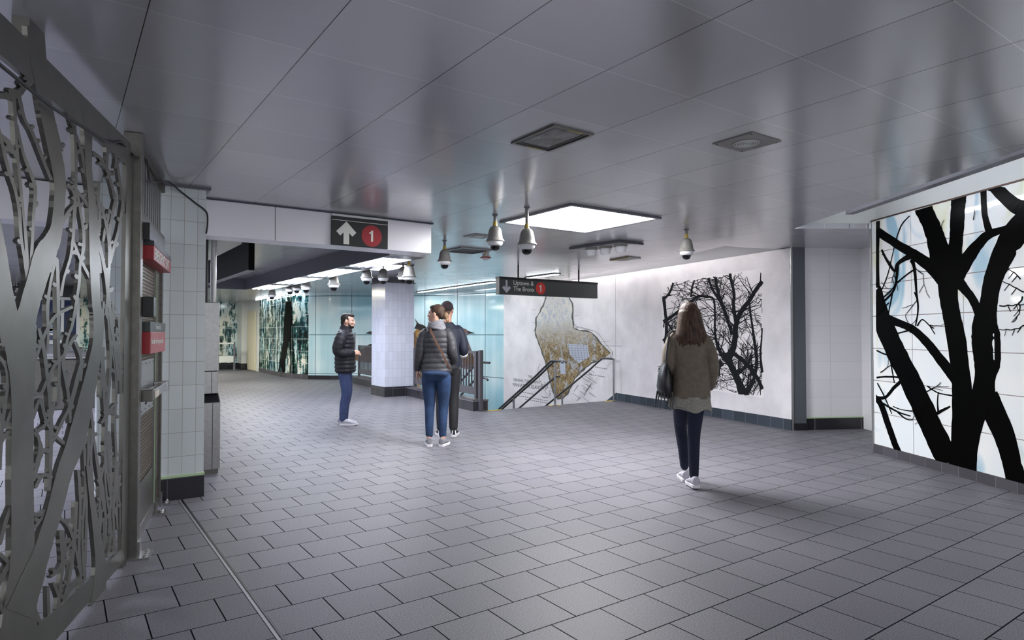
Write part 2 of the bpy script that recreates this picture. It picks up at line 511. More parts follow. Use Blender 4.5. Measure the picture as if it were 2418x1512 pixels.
M = dict(
    floor=floor_mat(), ceil=ceiling_mat(), plaster=plaster_mat(), blue=blue_glass_mat(),
    glass1=tree_glass_mat('dark_tree_painted_glass', .05, 3.1), glass2=tree_glass_mat('pale_tree_painted_glass', .015, 8.3),
    mural=mural_glass_mat(), mapA=map_mat(),
    tile=tiles('white_wall_tile', 'd2dadb', 'a39e92', .1016, .1975, .004, .16, .0035),
    tileC=tiles('pale_column_tile', 'c4c8d6', 'a4a7b6', .1016, .1875, .01, .05, .005),
    tileR=tiles('alcove_tile', 'efeef1', 'd3d2d7', .2, .26, .05, .2, .003, .15, .02),
    base=tiles('black_granite_skirting', '26262b', '55555a', .3, .4, .1, -.22, .006, .25, .25),
    base_blue=tiles('dark_blue_skirting', '3a434d', '6d747c', .3, .4, .1, -.22, .006, .25, .2),
    base_grey=tiles('grey_granite_skirting', '4d4a50', '8a878c', .3, .4, .1, -.22, .006, .4, .2),
    kerb=tiles('dark_kerb_tile', '303036', '66666c', .3, .4, .1, -.22, .008, .3, .2),
    white=plain('white_enamel_panel', 'f0eef3', .3), white_metal=plain('white_metal', 'dcdfdc', .35),
    greymetal=plain('grey_painted_metal', '6c6c72', .4), dkmetal=plain('dark_grey_soffit', '56565f', .35),
    steel=plain('brushed_steel', '9c9b9a', .32, .9, .08, 30), steel_dk=plain('dull_steel', '6f6d68', .38, .85, .12, 25),
    steel_br=plain('bright_steel', 'c4c4c4', .25, .95), screen=plain('cut_steel_plate', '73726c', .36, .85, .10, 6),
    wire=plain('woven_steel_wire', '7d7468', .4, .8, .15, 40), black=plain('black_metal', '08080a', .4), blackg=plain('black_matte_box', '050506', .6, spec=.1),
    rail=plain('grey_painted_rail', '55545a', .4, .2), hand=plain('handrail_steel', '5a5a5e', .3, .8), handbr=plain('bright_handrail_steel', 'a5a5a8', .25, .9),
    red=plain('sign_red', 'a3242c', .4), signblk=plain('sign_black', '101013', .35), signw=plain('sign_white', 'e6e6de', .5), signgrey=plain('sign_grey', '3a413f', .35),
    camshell=plain('dome_housing_grey', '7f7d79', .42), camwhite=plain('dome_ring_white', 'd6d6d8', .35), lens=plain('dome_smoked_glass', '050507', .08),
    ochre=plain('yellow_fitting', 'b09a4a', .5), yellow=plain('safety_yellow', 'd8b73c', .6), green=plain('pale_green_trim_lit_edge', 'b9d3a6', .5),
    cable=plain('black_cable', '2a2a2c', .5), ink=plain('mosaic_ink', '121417', .7, spec=.2), inkg=plain('pale_ink', '6d6d70', .6), mortar=plain('panel_joint', '9a8f8c', .5),
    silh=plain('black_fused_glass', '010101', .3, spec=.04), cream=plain('cream_door', 'ded7bd', .5), bluedk=plain('dark_blue_glass', '24345a', .08),
    boothg=plain('booth_grey', '8a8d94', .4), bluesign=plain('sign_blue', '1f58b0', .4), skin=plain('skin', 'c59a86', .5), skin2=plain('skin_tan', 'b98b76', .5),
    hair_dk=hair_mat('dark_brown_hair', '151010', '2b211d'), hair_br=hair_mat('brown_hair', '2c1f19', '5a4436'), hair_long=hair_mat('chestnut_hair', '1f1612', '58402f'), 
    puff_navy=plain('navy_quilted_nylon', '12131b', .65, 0, .2, 26, .3), puff_grey=plain('charcoal_quilted_nylon', '343439', .6, 0, .25, 24, .3),
    navy=plain('navy_cloth', '1a2030', .7), olive=plain('brown_wool', '6a6054', .8, 0, .15, 25), lace=plain('grey_lace', '8d8a82', .9, 0, .3, 80, .5),
    jean_lt=plain('mid_blue_denim', '39466b', .85, 0, .3, 9, .5), jean=plain('blue_denim', '1f3657', .85, 0, .4, 7, .5), jean_dk=plain('dark_blue_denim', '131a30', .85, 0, .3, 9, .5),
    trouser=plain('black_trouser_cloth', '1c1b1f', .75, 0, .15, 20), scarf=plain('pale_grey_scarf', '807e84', .9, 0, .2, 40), cap=plain('dark_maroon_knit', '271c20', .85, 0, .25, 60),
    shoe_w=plain('pale_grey_shoe', 'b3b0bb', .6), shoe_g=plain('grey_knit_shoe', '7a7a80', .8), sole=plain('white_sole', 'd8d6da', .6), shoe_k=plain('black_shoe', '17191a', .6),
    bag=plain('black_leather', '121116', .3), strap=plain('tan_leather', '6b4f40', .5), white_cloth=plain('white_cloth', 'd0d0d4', .7),
    eye=plain('eye_dark', '0b0a0a', .2), lip=plain('lip', '9a6358', .5), feath_a=plain('brown_feathers', '6e4d2c', .5, 0, .6, 7), feath_b=plain('grey_feathers', '6d5a58', .5, 0, .6, 9),
    feath_y=plain('amber_feathers', 'b5894a', .5, 0, .6, 6), feath_d=plain('dark_feathers', '1e1716', .5), notice=plain('paper_notice', 'a8b2c0', .4), smoke=plain('strobe_red', '9c2f2f', .5),
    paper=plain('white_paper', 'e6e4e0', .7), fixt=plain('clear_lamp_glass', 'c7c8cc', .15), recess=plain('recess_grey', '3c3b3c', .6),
    E_panel=glow('lit_diffuser', 'fdfdff', EM['panel']), E_panel2=glow('lit_diffuser_far', 'fdfdff', EM['panel2']), E_tube=glow('lit_tube', 'eaf0ff', EM['tube']),
    E_mural=glow('lit_cove_tube', 'f2f6ff', EM['cove_mural']), E_map=glow('lit_cove_tube_stair', 'fffaf8', EM['cove_map']), E_strip=glow('lit_strip', 'f2faff', EM['strip']),
    E_far=glow('lit_panel_passage', 'fffbe8', EM['far']), E_left=glow('lit_panel_booth', 'e6ecff', EM['left']), E_left2=glow('lit_panel_fence', 'eef0ff', 5.0),
)

# ------------------------------------------------------------------ the setting
MAPW = [(8.56, 5.18), (8.70, 5.80), (8.88, 6.70), (9.07, 7.68), (9.26, 8.67), (9.46, 9.62), (9.70, 11.2), (9.84, 12.7), (9.9, 14.4)]
BLUEW = [(9.9, 14.4), (9.86, 15.2), (9.6, 16.3), (9.0, 17.35), (8.2, 18.1), (7.4, 18.6), (6.7, 19.0), (6.2, 19.55)]
DARKW = [(6.2, 19.55), (5.92, 20.3), (5.84, 21.3), (5.95, 24.45)]
MURW = [(7.791, 3.668), (7.484, 3.161), (7.193, 2.655), (6.928, 2.222), (6.784, 1.969), (6.35, 1.28), (5.9, .62)]
KERB = [(6.02, 9.72), (6.34, 13.2), (6.72, 17.3), (6.9, 18.6)]
FAS = 6.385

def wall(mb, poly, z0, z1, t=.12, u0=0.0, out=1):
    """upright wall with its seen face on the plan polyline; UV runs in metres"""
    P = [Vector(p) for p in poly]; N = []
    for i in range(len(P)):
        d = (P[min(i + 1, len(P) - 1)] - P[max(i - 1, 0)]).normalized()
        N.append(Vector((d.y, -d.x)) * out)
    u = u0
    for i in range(len(P) - 1):
        a, b = P[i], P[i + 1]; a2, b2 = a + N[i] * t, b + N[i + 1] * t
        l = (b - a).length
        mb.face([(a.x, a.y, z0), (b.x, b.y, z0), (b.x, b.y, z1), (a.x, a.y, z1)], [(u, z0), (u + l, z0), (u + l, z1), (u, z1)])
        mb.face([(b2.x, b2.y, z0), (a2.x, a2.y, z0), (a2.x, a2.y, z1), (b2.x, b2.y, z1)])
        mb.face([(a.x, a.y, z1), (b.x, b.y, z1), (b2.x, b2.y, z1), (a2.x, a2.y, z1)])
        mb.face([(a.x, a.y, z0), (b.x, b.y, z0), (b2.x, b2.y, z0), (a2.x, a2.y, z0)])
        u += l
    for p, q in ((P[0], P[0] + N[0] * t), (P[-1], P[-1] + N[-1] * t)):
        mb.face([(p.x, p.y, z0), (q.x, q.y, z0), (q.x, q.y, z1), (p.x, p.y, z1)])
    return mb

# floor with the stair opening cut out
mb = MB()
mb.prism([(-9, -4), (12, -4), (12, 9.66), (-9, 9.66)], -.12, 0)
mb.prism([(-9, 9.66), (6.02, 9.66), (6.02, 9.72), (6.34, 13.2), (6.72, 17.3), (6.9, 18.6), (-9, 18.6)], -.12, 0)
mb.prism([(-9, 18.6), (6.9, 18.6), (6.7, 19.3), (6.7, 30), (-9, 30)], -.12, 0)
struct('floor', mb, M['floor'])
t_ = plain('strip_metal', '9b9a9e', .45, .5)
struct('trim_1', MB().box(.815, .829, -2, 5.95, .0005, .0025), t_)
struct('trim_2', MB().box(.835, .847, -2, 5.95, .0005, .002), M['black'])
struct('trim_3', MB().box(6.262, 6.274, -.2, 6.1, .0005, .0025), t_)
struct('trim_4', MB().box(1.9, 4.0, 6.245, 6.257, .0005, .0025), t_)

# stairs going down behind the landing edge
mb = MB()
prof = [(9.66, -.01)]
for i in range(14):
    y = 9.66 + i * .29; prof += [(y, -.01 - i * .17) if i == 0 else (y, -i * .17), (y, -(i + 1) * .17)]
y, z = 9.66, -.002
for i in range(15):
    mb.box(6.3, 9.95 - .0, 9.66 + .29 * i, 9.66 + .29 * (i + 1), -2.9, -.17 * (i + 1))
struct('stairs', mb, plain('stair_tread', '6b6b70', .6, 0, .15, 30))
struct('floor_lower', MB().box(5.5, 12, 14.01, 19, -2.75, -2.6), M['floor'])

# ceiling, with the two cove notches along the curved walls
outline = [(-9, -2.2), (2.87, -2.2), (5.3, 1.505), (7.087, 4.232), (7.92, 3.64), (10.6, 3.4), (10.6, 5.6), (8.55, 5.42), (8.12, 5.56), (7.687, 5.636),
           (8.0, 6.45), (8.415, 7.446), (8.83, 9.02), (9.322, 10.873), (9.55, 12.4), (9.62, 14.2), (9.7, 15.5), (10.5, 19.5), (6.0, 26), (6.0, 30), (-9, 30)]
struct('ceiling', MB().prism(outline, HZ, HZ + .06), M['ceil'])
# closing walls and roofs of the coves
mb = MB()
wall(mb, [(x + .05, y - .02) for x, y in MURW], 2.70, 3.1, .1, 0, -1)
struct('wall_cove_right', mb, M['white_metal'])
struct('ceiling_cove_right', MB().prism([(1.6, -4), (7.0, 4.4), (8.2, 3.9), (5.5, -.6), (4, -4)], 3.1, 3.15), M['greymetal'])
struct('trim_5', MB().prism([(7.087, 4.232), (7.93, 3.63), (7.98, 3.70), (7.13, 4.30)], 2.691, 3.1), M['white_metal'])
mb = MB(); wall(mb, [(5.3, 1.505), (7.087, 4.232)], 2.691, 3.1, .04, 0, -1); struct('wall_cove_inner', mb, M['greymetal'])
mb = MB(); wall(mb, [(x + .02, y) for x, y in MAPW], 2.625, 2.95, .1); struct('wall_cove_stair', mb, M['greymetal'])
struct('ceiling_cove_stair', MB().prism([(7.6, 5.3), (9.2, 5.3), (10.2, 11), (10.2, 14.6), (9.4, 14.6), (9.1, 11), (8.2, 7.4)], 2.95, 3.0), M['greymetal'])
mb = MB(); wall(mb, [(7.687, 5.636), (8.0, 6.45), (8.415, 7.446), (8.83, 9.02), (9.322, 10.873), (9.55, 12.4), (9.62, 14.2)], 2.691, 2.95, .03, 0, -1); struct('wall_cove_stair_inner', mb, M['greymetal'])

mb = MB(); wall(mb, [(7.687, 5.636), (8.12, 5.56), (8.55, 5.42)], 2.691, 2.95, .03); struct('wall_cove_stair_end', mb, M['greymetal'])
# the map wall, blue glass wall and painted glass walls
mb = MB(); wall(mb, MAPW, -2.6, 2.62); struct('wall_map', mb, M['plaster'])
mb = MB(); wall(mb, [(x - .012, y) for x, y in MAPW[:6]], 0, .155, .03); struct('baseboard_map', mb, M['base_blue'])
mb = MB().slab([(9.447, 9.62, 0), (9.447, 9.62, .155), (9.56, 10.45, -.33), (9.56, 10.45, -.5)], (.02, 0, 0)); struct('baseboard_stair', mb, M['base_blue'])
mb = MB(); wall(mb, BLUEW, -2.6, HZ); struct('wall_blue_glass', mb, M['blue'])
mb = MB(); wall(mb, [(7.42, 18.57), (6.68, 18.97), (6.185, 19.53)], 0, .12, .03); struct('baseboard_blue', mb, M['base'])
mb = MB(); wall(mb, DARKW, 0, HZ, .12); struct('wall_painted_glass', mb, M['glass1'])
mb = MB(); wall(mb, [(x - .015, y) for x, y in DARKW], 0, .14, .03); struct('baseboard_painted_glass', mb, M['base_grey'])
struct('wall_passage_end', MB().box(5.95, 6.9, 24.45, 26.9, 0, HZ), M['white_metal'])
mb = MB(); wall(mb, [(-9, 27.2), (5.85, 27.0)], 0, HZ, .12, 0, -1); struct('wall_far_painted_glass', mb, M['glass2'])
struct('baseboard_far', MB().box(-9, 5.8, 26.9, 26.97, 0, .24), M['base'])
struct('wall_far_pier', MB().box(5.72, 6.02, 26.2, 27.1, .24, HZ), M['white_metal'])
struct('baseboard_far_pier', MB().box(5.70, 6.03, 26.18, 27.1, 0, .24), M['base'])
struct('door_1', MB().box(5.90, 5.94, 24.9, 26.1, .02, 2.25), M['cream'])

# right hand pillar, tiled alcove and the wall behind the mural
struct('wall_alcove', MB().prism([(8.74, 5.13), (9.60, 4.66), (9.66, 4.76), (8.80, 5.22)], .0, HZ), M['tileR'])
struct('wall_alcove_side', MB().prism([(9.58, 4.70), (8.6, 3.0), (8.72, 2.95), (9.70, 4.64)], .0, HZ), M['tileR'])
mb = MB(); wall(mb, [(8.74, 5.115), (9.58, 4.655), (8.6, 2.98)], 0, .165, .02); struct('baseboard_alcove', mb, M['base'])
mb = MB(); wall(mb, [(8.742, 5.112), (9.575, 4.652), (8.6, 2.99)], .165, .18, .02); struct('trim_6', mb, M['green'])
struct('wall_pillar', MB().prism([(8.575, 5.165), (8.745, 5.06), (8.80, 5.14), (8.63, 5.25)], .1, HZ), plain('grey_pillar_metal', '60656b', .35, .3))
struct('baseboard_pillar', MB().prism([(8.57, 5.155), (8.75, 5.045), (8.80, 5.13), (8.63, 5.24)], 0, .1), M['base'])
struct('trim_7', MB().prism([(8.553, 5.165), (8.575, 5.150), (8.592, 5.175), (8.57, 5.19)], .0, HZ), M['steel_br'])
mb = MB(); wall(mb, [(x + .03, y - .02) for x, y in MURW], 0, 2.70, .2, 0, -1); struct('wall_right', mb, M['greymetal'])
mb = MB(); wall(mb, [(x - .02, y + .012) for x, y in MURW], 0, .095, .045, 0, -1); struct('baseboard_right', mb, M['base_grey'])
struct('wall_right_end', MB().prism([(7.83, 3.70), (8.7, 3.15), (8.6, 2.98), (7.76, 3.5)], 0, 2.70), M['white_metal'])

# left pier, the white fascia band across the hall and the light trough beyond it
struct('wall_pier', MB().box(.62, 1.008, 5.97, 6.62, .205, HZ - .02), M['tile'])
struct('baseboard_pier', MB().box(.615, 1.013, 5.965, 6.63, 0, .185), M['base'])
struct('trim_8', MB().box(.613, 1.015, 5.963, 6.63, .185, .206), M['green'])
struct('wall_stub', MB().box(.25, .618, 6.24, 6.6, 0, HZ), M['tile'])
struct('trim_9', MB().box(.60, 1.04, 5.94, 6.64, HZ - .02, HZ - .001), M['dkmetal'])
for i, (a, b) in enumerate(((1.012, 1.69), (1.696, 3.40))):
    struct('wall_fascia' if i == 0 else 'wall_fascia_end', MB().box(a, b, FAS, FAS + .30, 2.288, HZ - .012), M['white'], bevel=.004)
struct('wall_fascia_left', MB().box(-9, .248, FAS, FAS + .3, 2.288, HZ - .012), M['white'])
struct('trim_10', MB().box(1.0, 3.42, FAS - .012, FAS + .3, HZ - .013, HZ - .001), plain('dark_blue_edge', '2b3446', .4))
trough = MB()
trough.box(3.40, 3.44, 7.5, 15.2, 2.38, HZ - .001)
trough.box(3.86, 3.90, 7.5, 15.2, 2.38, HZ - .001)
trough.box(3.44, 3.86, 7.5, 15.2, 2.46, 2.5)
trough.box(3.44, 3.86, 7.5, 7.53, 2.5, HZ - .001)
trough.box(.5, 3.40, 15.2, 15.25, 2.38, HZ - .001)
for ya, yb in ((7.5, 7.84), (9.21, 9.59), (11.21, 11.44), (13.21, 13.54)):
    trough.box(3.44, 3.86, ya, yb, 2.384, 2.4599)
struct('ceiling_trough', trough, M['dkmetal'])

# square tiled column by the railing
struct('wall_column', MB().box(5.80, 6.50, 13.02, 13.75, .22, HZ - .12), M['tileC'])
struct('baseboard_column', MB().box(5.79, 6.51, 13.01, 13.76, 0, .22), M['base'])
struct('trim_11', MB().box(5.77, 6.53, 12.99, 13.78, HZ - .12, HZ - .10), M['dkmetal'])
struct('wall_column_head', MB().box(5.80, 6.50, 13.02, 13.75, HZ - .10, HZ), M['dkmetal'])
# low tiled kerb along the stair opening
mb = MB()
wall(mb, KERB[:3], 0, .17, .30, 0, 1)
struct('kerb', mb, M['kerb'])
mb = MB(); wall(mb, [(x - .01, y - .01) for x, y in KERB[:3]], .17, .2, .32); struct('trim_12', mb, M['base_grey'])
# side of the pit below the kerb
mb = MB(); wall(mb, [(6.30, 9.66), (6.64, 13.2), (7.0, 17.3), (7.1, 18.4)], -2.6, -.121, .05, 0, -1); struct('wall_stair_left', mb, M['tileC'])

# ------------------------------------------------------------------ ceiling fittings
def frame4(mb, x0, x1, y0, y1, z0, z1, b):
    mb.box(x0, x1, y0, y0 + b, z0, z1); mb.box(x0, x1, y1 - b, y1, z0, z1)
    mb.box(x0, x0 + b, y0 + b, y1 - b, z0, z1); mb.box(x1 - b, x1, y0 + b, y1 - b, z0, z1)
    return mb

def light_panel(x0, x1, y0, y1, z, label, m, b=.035, rows=0):
    t = thing('ceiling_light', label, 'ceiling light', ((x0 + x1) / 2, (y0 + y1) / 2, z))
    frame4(MB(), x0, x1, y0, y1, z - .022, z - .001, b).build('frame', M['dkmetal'], t)
    MB().box(x0 + b, x1 - b, y0 + b, y1 - b, z - .014, z - .004).build('diffuser', m, t)
    return t
light_panel(3.95, 5.22, 4.62, 5.83, HZ, 'large bright square ceiling light panel above the middle of the hall', M['E_panel'], .045)
light_panel(4.74, 5.20, 10.42, 11.62, HZ, 'bright ceiling light panel above the tiled column', M['E_panel2'])
light_panel(2.0, 3.1, 22.6, 23.8, HZ, 'pale lit ceiling panel far down the passage', M['E_far'])
light_panel(3.6, 4.2, 17.2, 18.4, HZ, 'lit ceiling panel just past the end of the light trough', M['E_far'])
for (a, b_) in ((-2.6, 8.6), (-1.4, 14.0), (-5.0, 12.0), (-2.3, 4.9)):
    light_panel(a - .6, a + .6, b_ - .6, b_ + .6, HZ, {8.6: 'ceiling light panel nearest behind the white band, seen through the steel fence', 14.0: 'ceiling light panel above the turnstiles beyond the fence', 12.0: 'ceiling light panel furthest left beyond the fence', 4.9: 'ceiling light panel in front of the white band on the far side of the fence'}[b_], M['E_left2' if b_ == 4.9 else 'E_left'])

for i, (a, b_) in enumerate(((7.9, 9.15), (9.65, 11.15), (11.5, 13.15), (13.6, 15.1))):
    k = ('nearest', 'second', 'third', 'farthest')[i]
    t = thing('fluorescent_light', '%s lit fluorescent fitting in the long grey ceiling trough' % k, 'fluorescent light', (3.65, (a + b_) / 2, 2.46), group='fluorescent fittings in the trough')
    MB().box(3.46, 3.84, a - .05, b_ + .05, 2.43, 2.459).build('housing', M['white_metal'], t)
    for x in (3.54, 3.65, 3.76):
        MB().tube([(x, a, 2.408), (x, b_, 2.408)], .022, 10).build('tube', M['E_tube'], t, smooth=True)
    for y in (a, b_):
        MB().box(3.5, 3.8, y - .02, y + .02, 2.395, 2.43).build('lamp_holder', M['white_metal'], t)

for a, b_, x0, x1, lab in ((10.2, 11.25, 8.30, 8.40, 'short slim linear light in the ceiling above the stair sign'), (12.65, 17.0, 8.36, 8.66, 'long slim linear light along the ceiling above the blue glass wall')):
    t = thing('linear_light', lab, 'ceiling light', ((x0 + x1) / 2, (a + b_) / 2, HZ))
    poly = lambda e: [(x0 - e, a - e), (x0 + .10 + e, a - e), (x1 + .04 + e, b_ + e), (x1 - .06 - e, b_ + e)]
    MB().prism(poly(.03), HZ - .02, HZ - .001).build('frame', M['dkmetal'], t)
    MB().prism(poly(0), HZ - .026, HZ - .0201).build('diffuser', M['E_strip'], t)

# cove fittings: tube lamps in the slots over the mural and the map wall
def cove(name, label, pts, z, m, r=.018):
    t = thing(name, label, 'cove light', (pts[0][0], pts[0][1], z))
    for i in range(len(pts) - 1):
        a, b_ = Vector((*pts[i], z)), Vector((*pts[i + 1], z)); d = (b_ - a).normalized()
        MB().tube([a + d * .05, b_ - d * .05], r, 10).build('tube', m, t, smooth=True)
    return t
n_ = Vector((2.727, -1.787, 0)).normalized()
e0, e1 = Vector((4.3, -.02)), Vector((6.80, 3.794))
pts = [tuple((e0 + (e1 - e0) * k / 4) + Vector((n_.x, n_.y)) * .2) for k in range(5)]
t = cove('cove_light', 'slim lamps in a grey housing along the cove above the glass tree mural', pts, 2.74, M['E_mural'], .022)
rb = MB()
a = Vector((6.625, 3.415)) + Vector((n_.x, n_.y)) * .03; b_ = Vector((3.9, -.6)) + Vector((n_.x, n_.y)) * .03
rb.slab([(a.x, a.y, 2.622), (b_.x, b_.y, 2.622), (b_.x, b_.y, 2.672), (a.x, a.y, 2.672)], (n_.x * .085, n_.y * .085, .0))
rb.build('housing', M['greymetal'], t)
cove('cove_light', 'lamps hidden in the ceiling slot above the map wall', [(8.02, 5.75), (8.22, 6.6), (8.62, 7.5), (9.0, 9.0), (9.45, 10.9), (9.66, 12.4), (9.72, 14.0)], 2.76, M['E_map'])
cove('cove_light', 'lamp strip along the foot of the ceiling above the painted glass wall', [(6.0, 19.5), (5.72, 20.3), (5.66, 21.3), (5.75, 24.2)], HZ - .03, M['E_strip'], .007)

# ceiling hatch with a dirty window, speakers, open hatches
t = thing('ceiling_hatch', 'recessed square ceiling hatch with a dusty smoked pane and yellow tabs', 'ceiling hatch', (2.54, 3.15, HZ))
frame4(MB(), 2.38, 2.70, 2.935, 3.38, HZ - .012, HZ - .001, .018).build('frame', M['steel_dk'], t)
frame4(MB(), 2.40, 2.68, 2.955, 3.36, HZ - .006, HZ - .001, .03).build('inner_frame', M['black'], t)
tm = NT('dusty_pane'); tm.set(tm.mix(tm.ramp(tm.noise(tm.pos(), 5, 4), .45, .7), '4a4846', '8a8886'), .12)
MB().box(2.425, 2.655, 2.98, 3.335, HZ - .004, HZ - .0005).build('pane', tm.m, t)
for y in (2.945, 3.362): MB().box(2.50, 2.62, y, y + .012, HZ - .0135, HZ - .0121).build('tab', M['ochre'], t)

def speaker(x0, x1, y0, y1, lab):
    t = thing('ceiling_speaker', lab, 'speaker', ((x0 + x1) / 2, (y0 + y1) / 2, HZ))
    MB().box(x0, x1, y0, y1, HZ - .008, HZ - .0005).build('plate', M['camshell'], t, bevel=.002)
    g = MB(); cx, cy = (x0 + x1) / 2, (y0 + y1) / 2
    R = (x1 - x0) * .29
    g.lathe((cx, cy, HZ - .0105), [(R, .003), (R, 0), (0.001, 0)], 32)
    g.build('grille', plain('speaker_grille', '8d8b88', .6), t)
    for k in range(5):
        r = R * (.2 + .17 * k)
        MB().lathe((cx, cy, HZ - .0125), [(r, .002), (r, 0), (r - .004, 0), (r - .004, .002)], 32).build('ring', M['white_metal'], t)
    for px in (x0 + .02, x1 - .02):
        for py in (y0 + .02, y1 - .02):
            MB().lathe((px, py, HZ - .010), [(.006, .002), (.006, 0), (.001, 0)], 10).build('screw', M['black'], t)
speaker(3.475, 3.79, 2.345, 2.64, 'square ceiling speaker plate with round grille, nearest the glass mural')
speaker(4.19, 4.49, 6.72, 7.01, 'square ceiling speaker plate left of the two near dome cameras')

t = thing('ceiling_hatch', 'open ceiling hatch with a yellow cord behind the hanging dome camera', 'ceiling hatch', (4.9, 8.1, HZ))
frame4(MB(), 4.66, 5.2, 7.85, 8.40, HZ - .02, HZ - .001, .03).build('frame', M['steel'], t)
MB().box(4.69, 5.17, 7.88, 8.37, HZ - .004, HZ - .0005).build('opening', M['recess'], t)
MB().tube([(5.12, 7.93, HZ - .02), (5.13, 7.93, HZ - .05), (5.12, 7.94, HZ - .075)], .009, 8).build('cord', M['ochre'], t)
t = thing('ceiling_hatch', 'slim ceiling hatch left open by a crack near the map wall cove', 'ceiling hatch', (7.5, 7.3, HZ))
pA = [at_z(x, y, HZ) for x, y in ((1440, 613), (1484, 605), (1513, 609), (1470, 616))]
MB().slab([(p.x, p.y, HZ - .0005) for p in pA], (0, 0, -.012)).build('panel', M['camshell'], t)
MB().slab([(p.x, p.y, HZ - .0126) for p in (pA[0], pA[1], pA[1] + Vector((.03, .03, 0)), pA[0] + Vector((.03, .03, 0)))], (0, 0, -.012)).build('hinge_bar', M['ochre'], t)

c = at_z(1147, 600, HZ)
t = thing('strobe_alarm', 'small round fire alarm with a red band under the ceiling', 'fire alarm', (c.x, c.y, HZ))
MB().lathe((c.x, c.y, HZ - .05), [(.055, .05), (.055, .018), (.06, .017), (.06, .0)], 24).build('base', M['camwhite'], t, smooth=True)
MB().lathe((c.x, c.y, HZ - .066), [(.08, .016), (.085, .012), (.085, .004), (.08, 0)], 24).build('band', M['smoke'], t, smooth=True)
MB().lathe((c.x, c.y, HZ - .10), [(.05, .034), (.045, .01), (.02, 0), (.002, 0)], 24).build('lens', M['camwhite'], t, smooth=True)

q = [at_z(x, y, HZ) for x, y in ((1347, 584), (1463, 567), (1516, 573), (1400, 590))]
t = thing('ceiling_tray', 'slim open ceiling tray with dark edges holding the three emergency lamps', 'ceiling tray', (q[0].x, q[0].y, HZ))
MB().slab([(p.x, p.y, HZ - .0005) for p in q], (0, 0, -.006)).build('panel', M['camshell'], t)
d1 = (q[1] - q[0]).normalized(); d2 = (q[2] - q[1]).normalized(); s1 = Vector((d1.y, -d1.x, 0)) * .03; s2 = Vector((d2.y, -d2.x, 0)) * .03
MB().slab([(p.x, p.y, HZ - .0066) for p in (q[0], q[1], q[1] + s1, q[0] + s1)], (0, 0, -.03)).build('edge', M['dkmetal'], t)
MB().slab([(p.x, p.y, HZ - .0066) for p in (q[1] + s1 * 1.05, q[2], q[2] + s2, q[1] + s1 * 1.05 + s2)], (0, 0, -.03)).build('edge', M['dkmetal'], t)
for (px, d, lab) in ((1396, 8.95, 'left of the three clear emergency lamps below the ceiling tray'), (1430, 8.8, 'middle of the three clear emergency lamps below the ceiling tray'), (1466, 8.6, 'right of the three clear emergency lamps below the ceiling tray')):
    c = at_d(px, 575, d); c.z = HZ
    l = thing('emergency_lamp', lab, 'lamp', (c.x, c.y, HZ), TH * -1, 'emergency lamps on the tray')
    MB().box(-.082, .082, -.055, .055, -.075, -.037).build('housing', M['camshell'], l, local=True, bevel=.008)
    MB().lathe((0, 0, -.155), [(.001, 0), (.06, .004), (.072, .03), (.078, .08)], 20).build('lamp_head', M['fixt'], l, local=True, smooth=True)

# ------------------------------------------------------------------ dome cameras
def dome_camera(label):
    """origin at the top of the housing; the mount rises from there"""
    t = thing('dome_camera', label, 'security camera', group='dome security cameras')
    prof = [(.001, .012), (.030, .010), (.048, .0), (.062, -.022), (.070, -.055), (.076, -.092), (.080, -.118), (.094, -.134), (.098, -.144), (.096, -.149), (.06, -.149)]
    MB().lathe((0, 0, 0), prof, 32).build('housing', M['camshell'], t, local=True, smooth=True)
    MB().lathe((0, 0, 0), [(.08, -.1495), (.081, -.160), (.078, -.176), (.066, -.190), (.05, -.196)], 32).build('ring', M['camwhite'], t, local=True, smooth=True)
    MB().lathe((0, 0, -.1962), [(.052, 0), (.050, -.016), (.042, -.034), (.028, -.046), (.001, -.051)], 28).build('dome', M['lens'], t, local=True, smooth=True)
    return t
proto = dome_camera('')
def hang(px, py, d, ztop, label, pr=.017, collar=True, sc=1.0):
    c = at_d(px, py, d)
    o = dup(proto, (0, 0, 0), 0, '')
    o.location = c; o['label'] = label; o.rotation_euler = (0, 0, rnd.uniform(0, 6)); o.scale = (sc, sc, sc)
    L = (ztop - c.z) / sc
    nm = MB(); nm.tube([(0, 0, .0122), (0, 0, max(.03, L))], pr, 14); x = nm.build('pole', M['camshell'], None, smooth=True); x.parent = o
    if collar:
        nm = MB(); nm.lathe((0, 0, .0), [(pr * 1.02, .062), (pr * 1.18, .06), (pr * 1.5, .013)], 16); x = nm.build('collar', M['ochre'], None, smooth=True); x.parent = o
        nm = MB(); nm.lathe((0, 0, L - .016), [(pr * 1.02, 0), (pr * 1.7, .004), (pr * 1.7, .0155), (pr, .0155)], 16); x = nm.build('flange', M['greymetal'], None, smooth=True); x.parent = o
hang(1169, 537, 6.66, HZ, 'left one of the two near dome cameras hung from the ceiling by the light panel')
hang(1244, 543, 6.25, HZ, 'right one of the two near dome cameras, on the longest pole by the light panel')
hang(1621, 565, 7.6, HZ, 'dome camera hung alone in front of the tree picture wall')
hang(1050, 592, 8.5, HZ, 'dome camera hung just right of the end of the white band')
Z2 = 2.459
hang(966, 629, 9.1, HZ, 'front one of the dome camera pair below the right end of the white band', sc=1.05)
hang(952, 632, 9.9, HZ, 'back one of the dome camera pair below the right end of the white band', collar=False)
hang(905, 636, 10.4, HZ, 'dome camera on a slim neck in front of the tiled column', pr=.012, collar=False)
hang(866, 635, 10.4, HZ, 'dome camera just left of the tiled column below the trough lights', sc=1.05, collar=False)
hang(788.5, 651, 11.65, HZ, 'dome camera hung alone above the man facing right', sc=1.15, collar=False)
hang(723, 660, 12.95, HZ, 'right one of the cluster of three dome cameras under the trough', sc=1.12, collar=False)
